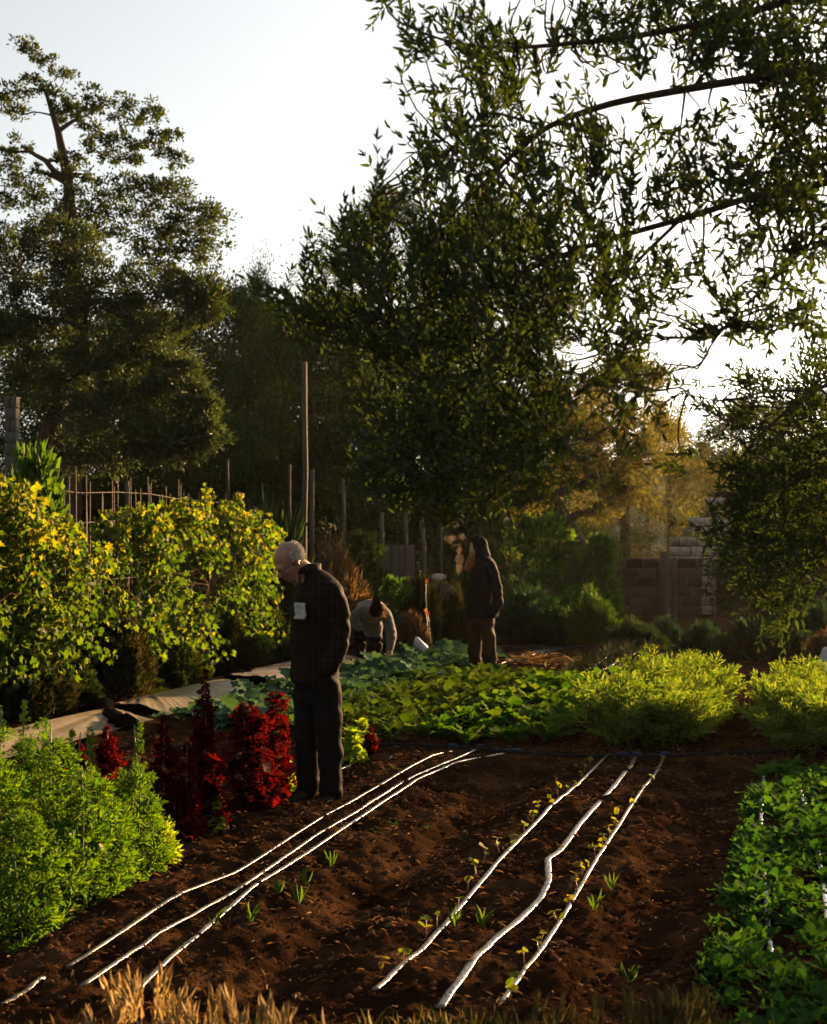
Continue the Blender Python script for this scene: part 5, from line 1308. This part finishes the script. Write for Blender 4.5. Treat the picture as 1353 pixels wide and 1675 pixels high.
# pale crumpled cloth in the breast pocket
nn_ = nrm(np.array((-.67, -.74, 0))); sd = nrm(np.cross(nn_, Z))
cc = Q(499, 997, -.165) + nn_ * .022
gy_, gx_ = np.meshgrid(np.linspace(-1, 1, 10), np.linspace(-1, 1, 9), indexing='ij')
V = cc + gx_.ravel()[:, None] * sd * .050 + gy_.ravel()[:, None] * (Z * .052 + sd * .007) + nn_ * (r_.normal(0, .0028, gx_.size) + .012 * (gy_.ravel() < -.7))[:, None]
i_ = (np.arange(9)[:, None] * 9 + np.arange(8)[None]).ravel()
me = mesh_np('pocket_cloth', V, np.stack([i_, i_ + 1, i_ + 10, i_ + 9], 1), smooth=True)
pc = give('pocket_cloth', me, M_PAPER, man)
sm = pc.modifiers.new('thick', 'SOLIDIFY'); sm.thickness = .004
# pocket welt under the cloth
MB().box(cc - Z * .058 + nn_ * .002, (.12, .010, .016), rz=math.atan2(sd[1], sd[0])).obj('breast_pocket', M_PLAID, man)

# ---- hooded man with a beard -------------------------------------------------
g1 = G(790, 1090); Y0 = g1[1]; z0 = ground_z(g1[0], Y0)
hood = empty('person', (g1[0], Y0, z0)); tag(hood, 'bearded person in a black hooded jacket and brown trousers facing left', 'person')
F = nrm(np.array((-.96, -.28, 0))); Lf = np.array((.28, -.96, 0))
hc = Q(780, 897, 0); ta = math.radians(12)
hf = nrm(F * math.cos(ta) - Z * math.sin(ta)); hu = nrm(F * math.sin(ta) + Z * math.cos(ta))
mb = MB()
ring_loft(mb, [(Q(790, 1009), Lf * .23, F * .225), (Q(790, 995), Lf * .235, F * .23), (Q(790, 965), Lf * .225, F * .205), (Q(791, 940), Lf * .215, F * .18), (Q(793, 924), Lf * .20, F * .15), (Q(791, 915), Lf * .17, F * .13), (Q(787, 909), Lf * .11, F * .10)], 26)
limb(mb, [Q(801, 927, -.18), Q(811, 955, -.26), Q(813, 982, -.28), Q(803, 1001, -.27)], [.085, .076, .07, .066])
limb(mb, [Q(784, 926, .20), Q(775, 958, .26), Q(770, 985, .24), Q(772, 1002, .16)], [.08, .075, .07, .07])
give('jacket', fuse(mb, 'hood_jacket', .014, 5, .03, 12, 9), M_CLOTHBLACK, hood)
mb = MB()
ball(mb, hc + hu * .03 - hf * .045, (Lf * .112, hf * .118, hu * .135), 20, 14)
limb(mb, [hc - hf * .06 - hu * .02, Q(789, 912, 0)], [.10, .12])
give('hood', fuse(mb, 'hood', .011, 4, .012, 13), M_CLOTHBLACK, hood)
mb = MB()
head_geo(mb, hc, hf, hu, Lf)
limb(mb, [hc - hu * .06 - hf * .02, Q(787, 915, 0), Q(791, 960, 0), Q(790, 1010, 0)], [.06, .07, .13, .14])
limb(mb, [Q(793, 1012, -.09), Q(797, 1045, -.1), Q(800, 1084, -.09)], [.09, .06, .05]); limb(mb, [Q(783, 1012, .09), Q(779, 1045, .09), Q(778, 1082, .1)], [.09, .06, .05])
limb(mb, [Q(800, 928, -.18), Q(808, 970, -.20), Q(799, 996, -.18)], [.05, .04, .03]); limb(mb, [Q(784, 928, .18), Q(771, 970, .25), Q(772, 1002, .16)], [.05, .045, .04])
give('body', fuse(mb, 'body', .011, 3), M_SKIN, hood); eyes(hood, hc, hf, hu, Lf)
mb = MB()
ring_loft(mb, [(Q(788, 998), Lf * .19, F * .17), (Q(788, 1015), Lf * .20, F * .175), (Q(788, 1028), Lf * .17, F * .15)], 20)
limb(mb, [Q(795, 1020, -.09), Q(798, 1048, -.1), Q(801, 1086, -.09)], [.11, .098, .092])
limb(mb, [Q(780, 1020, .09), Q(777, 1048, .09), Q(777, 1082, .1)], [.11, .098, .092])
give('trousers', fuse(mb, 'trousers', .013, 5, .026, 15, 9), M_BROWN, hood)
shoe(hood, (Q(806, 0)[0], Y0 - .07, z0), (Q(778, 0)[0], Y0 - .16, z0), .05); shoe(hood, (Q(784, 0)[0], Y0 + .12, z0), (Q(756, 0)[0], Y0 + .05, z0), .05)
n_b = 500
t_ = r_.random(n_b); pos = hc + hf * (.075 + .02 * t_)[:, None] - hu * (.06 + .02 * t_)[:, None] + Lf * (r_.normal(0, .015, n_b))[:, None] + hf * r_.normal(0, .012, n_b)[:, None]
me = leaf_mesh('beard', pos, nrm(np.tile(-Z * 1.0 + F * .18, (n_b, 1)) + r_.normal(0, .12, (n_b, 3))), r_.uniform(.08, .25, n_b), .006, KITE, 4)
give('beard', me, M_BEARD, hood)['kind'] = 'stuff'

# ---- gardener bending over the kale ------------------------------------------
g2 = G(606, 1086); Y0 = g2[1]; z0 = ground_z(g2[0], Y0)
gar = empty('person', (g2[0], Y0, z0)); tag(gar, 'gardener with a hair bun and pale sweater bending over the kale', 'person')
X = np.array((1.0, 0, 0)); Yv = np.array((0, 1.0, 0))
mb = MB()
bd = nrm(Q(612, 1003, -.10) - Q(601, 1000, .38)); bn = nrm(np.cross(X, bd)); bx = nrm(np.cross(bd, bn))
for_ = []
ring_loft(mb, [(Q(600, 1004, .40), bx * .17, bn * .13), (Q(602, 1000, .28), bx * .19, bn * .15), (Q(606, 999, .12), bx * .215, bn * .15), (Q(610, 1001, .0), bx * .215, bn * .135), (Q(613, 1004, -.10), bx * .17, bn * .11), (Q(615, 1002, -.15), bx * .08, bn * .08)], 22)
ring_loft(mb, [(Q(606, 1005, .05), X * .17, Yv * .14), (Q(608, 1025, .05), X * .15, Yv * .12), (Q(610, 1042, .08), X * .12, Yv * .09)], 16)     # sweater front hanging down
limb(mb, [Q(630, 1003, -.06), Q(638, 1022, -.12), Q(641, 1038, -.18), Q(639, 1058, -.26)], [.085, .072, .068, .052])
limb(mb, [Q(594, 1000, -.04), Q(582, 1005, -.06), Q(580, 1016, -.08), Q(588, 1026, -.10)], [.085, .072, .065, .055])
give('sweater', fuse(mb, 'sweater', .012, 5, .022, 21, 10), M_SWEATER, gar)
mb = MB()
ring_loft(mb, [(Q(600, 1000, .42), X * .16, Yv * .15), (Q(600, 1016, .36), X * .18, Yv * .15), (Q(600, 1028, .32), X * .18, Yv * .14)], 18)
limb(mb, [Q(590, 1018, .34), Q(588, 1048, .12), Q(590, 1083, .22)], [.115, .09, .075]); limb(mb, [Q(611, 1018, .34), Q(615, 1048, .12), Q(613, 1083, .22)], [.115, .09, .075])
give('trousers', fuse(mb, 'trousers', .013, 5, .02, 23, 10), M_CLOTHBLACK, gar)
hc = Q(617, 997, -.26); hu = nrm(np.array((0, -.45, .62)))
hf = nrm(np.array((.02, -.62, -.60))); hf = nrm(hf - hu * (hf @ hu)); Lf = np.cross(hu, hf)
mb = MB(); head_geo(mb, hc, hf, hu, Lf)
limb(mb, [hc - hu * .07 - hf * .02, Q(614, 1002, -.12), Q(608, 1000, .1), Q(601, 1004, .38)], [.055, .07, .12, .13])
limb(mb, [Q(630, 1004, -.06), Q(641, 1038, -.18), Q(638, 1060, -.27)], [.05, .04, .032]); limb(mb, [Q(594, 1001, -.04), Q(580, 1016, -.08), Q(590, 1028, -.10)], [.05, .04, .032])
limb(mb, [Q(592, 1012, .36), Q(588, 1048, .12), Q(590, 1083, .22)], [.09, .06, .045]); limb(mb, [Q(609, 1012, .36), Q(615, 1048, .12), Q(613, 1083, .22)], [.09, .06, .045])
ball(mb, Q(638, 1064, -.28), (X * .040, Yv * .02, Z * .045), 12, 8)
for k in range(4): limb(mb, [Q(635.6 + k * 1.9, 1067, -.285), Q(635 + k * 2.2, 1071, -.30), Q(635.4 + k * 2.0, 1074 - abs(k - 1.5) * .6, -.29)], [.0105, .0095, .008], 8)
limb(mb, [Q(634.5, 1063, -.28), Q(632, 1066, -.30), Q(632, 1069, -.31)], [.012, .010, .009], 8)
give('body', fuse(mb, 'body', .010, 2), M_SKIN, gar); eyes(gar, hc, hf, hu, Lf)
mb = MB(); ball(mb, hc + hu * .03 + hf * .015, (Lf * .094, hf * .118, hu * .112), 18, 12); ball(mb, hc + hu * .155 - hf * .01, (Lf * .062, hf * .062, hu * .060), 16, 10)
limb(mb, [hc + hu * .08, hc + hu * .14], [.06, .04])
give('hair', fuse(mb, 'hair', .010, 2, .02, 31, 30), M_HAIRD, gar)
pos = hc + r_.normal(0, .07, (500, 3))
pos = hc + X * r_.uniform(.05, .12, 500)[:, None] + Z * r_.uniform(-.08, .10, 500)[:, None] + Yv * r_.normal(0, .05, 500)[:, None]
me = leaf_mesh('loose_hair', pos[:140], nrm(r_.normal(0, .5, (140, 3)) + np.array((.5, 0, -.6))), r_.uniform(.03, .07, 140), .003, KITE, 6)
give('loose_hair', me, M_LOOSE, gar)['kind'] = 'stuff'
shoe(gar, (Q(590, 0)[0], Y0 + .26, z0), (Q(588, 0)[0], Y0 + .02, z0)); shoe(gar, (Q(613, 0)[0], Y0 + .26, z0), (Q(615, 0)[0], Y0 + .02, z0))

# ---- drifting smoke in front of the bearded person
Y0 = 18.3
mb = MB()
for x, y, rx, ry in ((735, 880, 9, 6), (745, 884, 11, 9), (755, 880, 8, 7), (750, 898, 7, 9), (752, 915, 8, 13), (751, 932, 7, 11)):
    ball(mb, Q(x, y, r_.normal(0, .04)), (X * rx * .0083, Yv * .09, Z * ry * .0083), 14, 9)
me = fuse(mb, 'smoke', .015, 8, .04, 41, 12)
M_SMOKE, n_, l_ = new_mat('smoke'); n_.remove(n_['Principled BSDF'])
pv = n_.new('ShaderNodeVolumePrincipled'); pv.inputs['Color'].default_value = (.8, .62, .42, 1); pv.inputs['Anisotropy'].default_value = .35  # warm sunlight mixed into the grey smoke colour
nz = n_.new('ShaderNodeTexNoise'); nz.inputs['Scale'].default_value = 9; nz.inputs['Detail'].default_value = 3
tc = n_.new('ShaderNodeTexCoord'); l_.new(tc.outputs['Object'], nz.inputs['Vector'])
mr = n_.new('ShaderNodeMapRange'); mr.inputs[1].default_value = .42; mr.inputs[2].default_value = .85; mr.inputs[3].default_value = 0; mr.inputs[4].default_value = .75
l_.new(nz.outputs[0], mr.inputs[0]); l_.new(mr.outputs[0], pv.inputs['Density']); l_.new(pv.outputs[0], n_['Material Output'].inputs['Volume'])
c0 = Vector(Q(748, 905)); me.transform(Matrix.Translation(-c0))
sm = link('smoke', me, M_SMOKE); sm.location = c0; sm['kind'] = 'stuff'; sm['label'] = 'thin smoke with orange light tinted in, drifting before the hooded person'
# ------------------------------------------------------------------ plastic mulch sheets
M_FILM = noise_mat('mulch_film', [(.085, .064, .044), (.14, .108, .076)], scale=6, rough=.33, bump=.35, bscale=16, spec=.5, stretch=(1, 1, 1))
M_FILMB = noise_mat('black_film', [(.0025, .0025, .0025), (.005, .0048, .0045)], scale=8, rough=.6, bump=.3, bscale=12, spec=.1)
def sheet(label, u0, u1, v0, v1, seed, h=.09, fan=None):
    r = np.random.default_rng(seed); nu, nv = 150, 80
    uu, vv = np.meshgrid(np.linspace(u0, u1, nu), np.linspace(v0, v1, nv), indexing='ij')
    e = np.clip(np.minimum(vv - v0, v1 - vv) / .45, 0, 1)
    x = uu * RD[0] + vv * RE[0]; y = uu * RD[1] + vv * RE[1]
    fu, fv = fan if fan else (u0, v0 + .3)
    ang = np.arctan2(vv - fv, uu - fu); dist = np.hypot(vv - fv, uu - fu)
    wr = (vnoise(ang * 14 + 50, dist * .25, seed) - .5) * np.clip(dist * .8, 0, 1) * .030 + (vnoise(ang * 38 + 9, dist * .35, seed + 4) - .5) * np.clip(dist, 0, 1) * .016
    z = .035 + h * (e * e * (3 - 2 * e)) * (.9 + .2 * vnoise(uu * .6, vv * .6, seed + 2)) + wr * (.3 + .7 * e)
    i = (np.arange(nu - 1)[:, None] * nv + np.arange(nv - 1)[None]).ravel()
    me = mesh_np('plastic_sheet', np.stack([x.ravel(), y.ravel(), z.ravel()], 1), np.stack([i, i + nv, i + nv + 1, i + 1], 1), smooth=True)
    c = UV((u0 + u1) / 2, (v0 + v1) / 2); me.transform(Matrix.Translation(-Vector(c)))
    o = link('plastic_sheet', me, M_FILM); o.location = c
    return tag(o, label, 'plastic sheet', 'plastic mulch sheets')
sheet('wrinkled pale plastic sheet at the left, in front of the nearest vine', 8.4, 11.3, -6.8, -5.9, 3, fan=(11.6, -6.4))
sheet('wrinkled pale plastic sheet behind the red lettuces', 11.7, 14.0, -6.9, -5.9, 5, fan=(12.9, -6.9))
sheet('small wrinkled plastic sheet just left of the old man\'s waist', 14.5, 17.6, -7.0, -5.8, 7, fan=(15.8, -5.9))
def fold(label, pts, w, seed):
    r = np.random.default_rng(seed); p = drape(pts, .05, 24)
    m = MB(); m.tube(p + np.stack([np.zeros(24), np.zeros(24), np.abs(r.normal(0, .03, 24))], 1), w * (1 + r.normal(0, .25, 24)), 7, flat=.7)
    o = m.obj('black_film', M_FILMB, None, smooth=True, origin=tuple(p[12])); return tag(o, label, 'plastic film', 'black film rolls')
fold('rolled black film between the two left plastic sheets', pix((140, 1158), (165, 1172), (190, 1186), (210, 1190)), .09, 3)
fold('bundle of black film left of the small plastic sheet', pix((385, 1116), (400, 1112), (412, 1106)), .10, 4)

# ------------------------------------------------------------------ bottom grass and wild barley
M_GRASS = leaf_mat('dry_grass', [(.05, .07, .018), (.08, .08, .025), (.13, .10, .04), (.05, .085, .015)], trans=.4, tcol=(1.8, 1.3, .4), rough=.6)
r_ = np.random.default_rng(91)
n = 5200
x = np.concatenate([r_.uniform(-.6, 1.0, 3200), r_.uniform(-1.7, 1.4, 2000)])
y = 4.45 - np.abs(r_.normal(0, .28, n))
k = r_.random(n) < (.2 + vnoise(x * 4, y * 4, 9)); x, y = x[k], y[k]; n = len(x)
pos = np.stack([x, y, ground_h(x, y)], 1)
d = nrm(np.stack([r_.normal(0, .5, n), r_.normal(0, .5, n), np.ones(n)], 1))
o = link('grass', leaf_mesh('grass', pos, d, r_.uniform(.03, .13, n), .0045, LENS, 5), M_GRASS); o['kind'] = 'stuff'; o['label'] = 'low dry grass along the bottom edge'
M_BARLEY = leaf_mat('barley_head', [(.26, .20, .10), (.36, .285, .155), (.22, .18, .08)], trans=.45, tcol=(1.5, 1.2, .7), rough=.6, k=.8)
M_BARLEYG = leaf_mat('green_barley_head', [(.07, .075, .025), (.12, .09, .035), (.08, .10, .03)], trans=.4, tcol=(1.5, 1.2, .6), rough=.6, k=.8)
def head_mesh(nm, mat, seed):
    r = np.random.default_rng(seed); PS, DS, LS, WS = [], [], [], []
    for k in range(26):
        t = k / 26; a = k * 2.1
        PS.append((math.cos(a) * .004, math.sin(a) * .004, t * .075)); DS.append((math.cos(a) * .42, math.sin(a) * .42, 1)); LS.append(.022 * (1.2 - .5 * t)); WS.append(.0085)
        PS.append((math.cos(a) * .006, math.sin(a) * .006, t * .075 + .015)); DS.append((math.cos(a) * .28, math.sin(a) * .28, 1)); LS.append(.05); WS.append(.0016)
    V, F = leaf_geo(np.array(PS), nrm(np.array(DS) + r.normal(0, .05, (52, 3))), np.array(LS), np.array(WS), KITE, seed)
    me = mesh_np(nm, V, F); me.materials.append(mat); return me
BH = [head_mesh('seed_head', M_BARLEY, 401), head_mesh('seed_head', M_BARLEY, 402)]
BG = [head_mesh('seed_head', M_BARLEYG, 403), head_mesh('seed_head', M_BARLEYG, 404)]
def barley(label, heads, Y, meshes, smat, r, group='wild barley clumps'):
    bx = np.mean([h_[0] for h_ in heads]); b = P(bx, HY, Y); b[2] = ground_z(b[0], b[1])
    root = empty('wild_barley', b); tag(root, label, 'wild barley', group)
    for (px, py, tilt) in heads:
        Yh = Y + r.normal(0, .12); top = P(px, py + 36, Yh)
        base = np.array((top[0] * .7 + b[0] * .3 + r.normal(0, .02), Yh + r.normal(0, .03), 0)); base[2] = ground_z(base[0], base[1])
        pts = np.array([base, base * .4 + top * .6 + np.array((r.normal(0, .01), 0, .02)), top])
        st = MB().tube(pts, [.0016, .0013, .0010], 4).obj('stalk', smat, root, smooth=True)
        o = bpy.data.objects.new('seed_head', meshes[int(r.integers(2))]); COL.objects.link(o); o.parent = st
        o.location = Vector(top - b); o.rotation_euler = (r.normal(0, .2), tilt + r.normal(0, .12), r.uniform(0, 6.28)); s = r.uniform(.85, 1.25); o.scale = (s, s, s)
    m = MB(); n = 9
    q = np.repeat(b[None], n, 0) + np.stack([r.normal(0, .09, n), r.normal(0, .08, n), np.zeros(n)], 1)
    V, F = leaf_geo(q, np.stack([r.normal(0, .35, n), r.normal(0, .3, n), np.ones(n)], 1), r.uniform(.12, .28, n), .005, LENS, 3); m.add(V, Q=F)
    m.obj('blades', smat, root, kind='stuff')
def hs_(x0, x1, y0, y1, n, r): return [(r.uniform(x0, x1), r.uniform(y0, y1), r.normal(0, .18)) for _ in range(n)]
barley('golden barley clump at the lower left, its heads before the tape end', [(158, 1668, -.6), (212, 1628, -.1)] + hs_(180, 290, 1618, 1690, 17, r_), 3.95, BH, M_BARLEY, r_)
barley('pair of tall golden barley heads right of the lower-left clump', [(345, 1650, -.05), (385, 1648, .05), (330, 1690, 0), (365, 1680, .1)], 3.9, BH, M_BARLEY, r_)
barley('low golden barley along the bottom edge left of centre', hs_(280, 470, 1665, 1700, 14, r_), 3.85, BH, M_BARLEY, r_)
barley('brownish green barley clump at the bottom right of the bare soil', hs_(1030, 1170, 1635, 1690, 22, r_), 3.95, BG, M_BARLEYG, r_)
barley('small brown barley tuft at the bottom near the kinked tape', hs_(860, 1000, 1660, 1690, 7, r_), 3.9, BG, M_BARLEYG, r_)

# ------------------------------------------------------------------ odds and ends
# pale bag at the right edge
M_BAG = noise_mat('pale_cloth', [(.20, .19, .17), (.30, .285, .26)], scale=12, rough=.8, bump=.4, bscale=30)
g = G(1366, 1150); g = P(1366, HY, 14.9); g[2] = 0; Y0 = 14.9
bag = empty('cloth_sack', g); tag(bag, 'pale grey cloth sack cut off by the right edge behind the carrots', 'sack')
mb = MB(); ball(mb, g + np.array((0.03, 0, .30)), (np.array((.24, 0, 0)), np.array((0, .22, 0)), np.array((0.05, 0, .30))), 18, 12); ball(mb, g + np.array((.12, 0, .50)), (np.array((.16, 0, 0)), np.array((0, .15, 0)), np.array((.06, 0, .16))), 14, 9)
give('sack_body', fuse(mb, 'sack', .018, 4, .05, 51, 8), M_BAG, bag)
MB().tube([g + np.array((.20, 0, .62)), g + np.array((.24, 0, .70)), g + np.array((.30, .02, .74))], [.05, .03, .06], 9).obj('tied_neck', M_BAG, bag, smooth=True)
# straw on the path beside the hooded man
r_ = np.random.default_rng(97)
c = G(880, 1082); n = 380
pos = c + np.stack([r_.normal(0, .22, n), r_.normal(0, .45, n), np.abs(r_.normal(.03, .03, n))], 1); a = r_.uniform(0, 6.28, n)
me = leaf_mesh('straw', pos - c, np.stack([np.cos(a), np.sin(a), r_.normal(0, .15, n)], 1), r_.uniform(.08, .25, n), .006, KITE, 8)
o = link('straw', me, M_DRY); o.location = c; o['kind'] = 'stuff'; o['label'] = 'heap of dry straw on the path right of the hooded person'
# red and orange flowers by the dry weeds
M_PETR = leaf_mat('red_petal', [(.20, .012, .006), (.26, .02, .008)], trans=.5, tcol=(1.3, 1, .8), k=1)
M_PETY = leaf_mat('orange_petal', [(.28, .12, .006), (.32, .16, .01)], trans=.5, tcol=(1.3, 1, .8), k=1)
for x, y, m_, lab in ((703, 1014, M_PETR, 'largest red flower beside the dry weeds'), (694, 980, M_PETR, 'upper red flower among the dry weeds'), (696, 998, M_PETY, 'orange-yellow flower among the dry weeds'), (700, 1003, M_PETR, 'small red flower just above the largest one'), (697, 950, M_PETR, 'faint red flower at the top of the dry weeds')):
    Yf = 19.9 + (x % 5) * .22; t = P(x, y, Yf); b = t.copy(); b[2] = 0; b[0] += .05
    root = empty('flower', b); tag(root, lab, 'flower', 'red and orange flowers')
    MB().tube(curve_pts(b, t, 5, jit=.02), [.0035, .003, .003, .0025, .002], 4).obj('stem', M_STEM, root, smooth=True)
    a = np.arange(9) * .698; V, Fq = leaf_geo(np.repeat((t - b)[None], 9, 0), np.stack([np.cos(a), np.full(9, -.35), np.sin(a)], 1), .032, .022, LENS, 4)
    me = mesh_np('petals', V, Fq); link('petals', me, m_, root)
# white crate and pale rock behind the kale
M_WHITE = noise_mat('white_plastic', [(.28, .27, .25), (.38, .37, .35)], scale=10, rough=.5, bump=.1)
g = P(686, HY, 19.3); g[2] = .12
o = MB().tube([g + np.array((-.07, 0, .16)), g + np.array((-.05, 0, .155)), g + np.array((.08, -.01, .03)), g + np.array((.09, -.01, .02))], [.05, .062, .062, .05], 12).obj('white_bottle', M_WHITE, None, smooth=True, origin=tuple(g)); tag(o, 'white container lying tilted behind the kale right of the gardener', 'container')
for x, y, Yr, s, lab in ((716, 944, 22.5, .10, 'pale flat stone on top of the brown rock pile'), (668, 985, 21.6, .20, 'grey boulder behind the dry weeds'), (675, 1015, 21.4, .22, 'lower grey boulder behind the dry weeds')):
    g = P(x, y, Yr)
    bm = bmesh.new(); bmesh.ops.create_icosphere(bm, subdivisions=3, radius=1)
    for v in bm.verts:
        q = np.array(v.co); w = 1 + .35 * (vnoise(np.array([q[0] * 1.6 + x]), np.array([q[1] * 1.6 + q[2]]), 3)[0] - .5); v.co = Vector(q * w * np.array((s * 1.3, s, max(s * .7, (g[2]) * .5 if y > 960 else s * .6))))
    me = bpy.data.meshes.new('boulder'); bm.to_mesh(me); bm.free(); o = link('boulder', me, M_STONE if y < 960 else M_BLOCK); o.location = g if y < 960 else (g[0], g[1], g[2] * .5)
    tag(o, lab, 'stone', 'stones by the dry weeds')
g = P(716, 938, 22.5); b = MB()
bm = bmesh.new(); bmesh.ops.create_icosphere(bm, subdivisions=3, radius=1)
for v in bm.verts:
    q = np.array(v.co); w = 1 + .4 * (vnoise(np.array([q[0] * 1.8 + 5]), np.array([q[1] * 1.8 + q[2]]), 6)[0] - .5); v.co = Vector(q * w * np.array((.42, .35, .60)))
me = bpy.data.meshes.new('boulder'); bm.to_mesh(me); bm.free(); o = link('boulder', me, M_BLOCK); o.location = (P(712, HY, 22.5)[0], 22.6, .52); tag(o, 'brown rock pile under the pale flat stone', 'stone', 'stones by the dry weeds')
# ------------------------------------------------------------------ thin evening haze
hz = MB().box((45, 118, 10.5), (230, 256, 24)).obj('haze', None, None, origin=(45, 118, 10.5)); hz['kind'] = 'stuff'; hz['label'] = 'thin golden evening haze'
M_HAZE, n_, l_ = new_mat('haze'); n_.remove(n_['Principled BSDF'])
pv = n_.new('ShaderNodeVolumePrincipled'); pv.inputs['Color'].default_value = (.95, .93, .9, 1); pv.inputs['Density'].default_value = .00009; pv.inputs['Anisotropy'].default_value = .72
l_.new(pv.outputs[0], n_['Material Output'].inputs['Volume'])
hz.data.materials.append(M_HAZE)
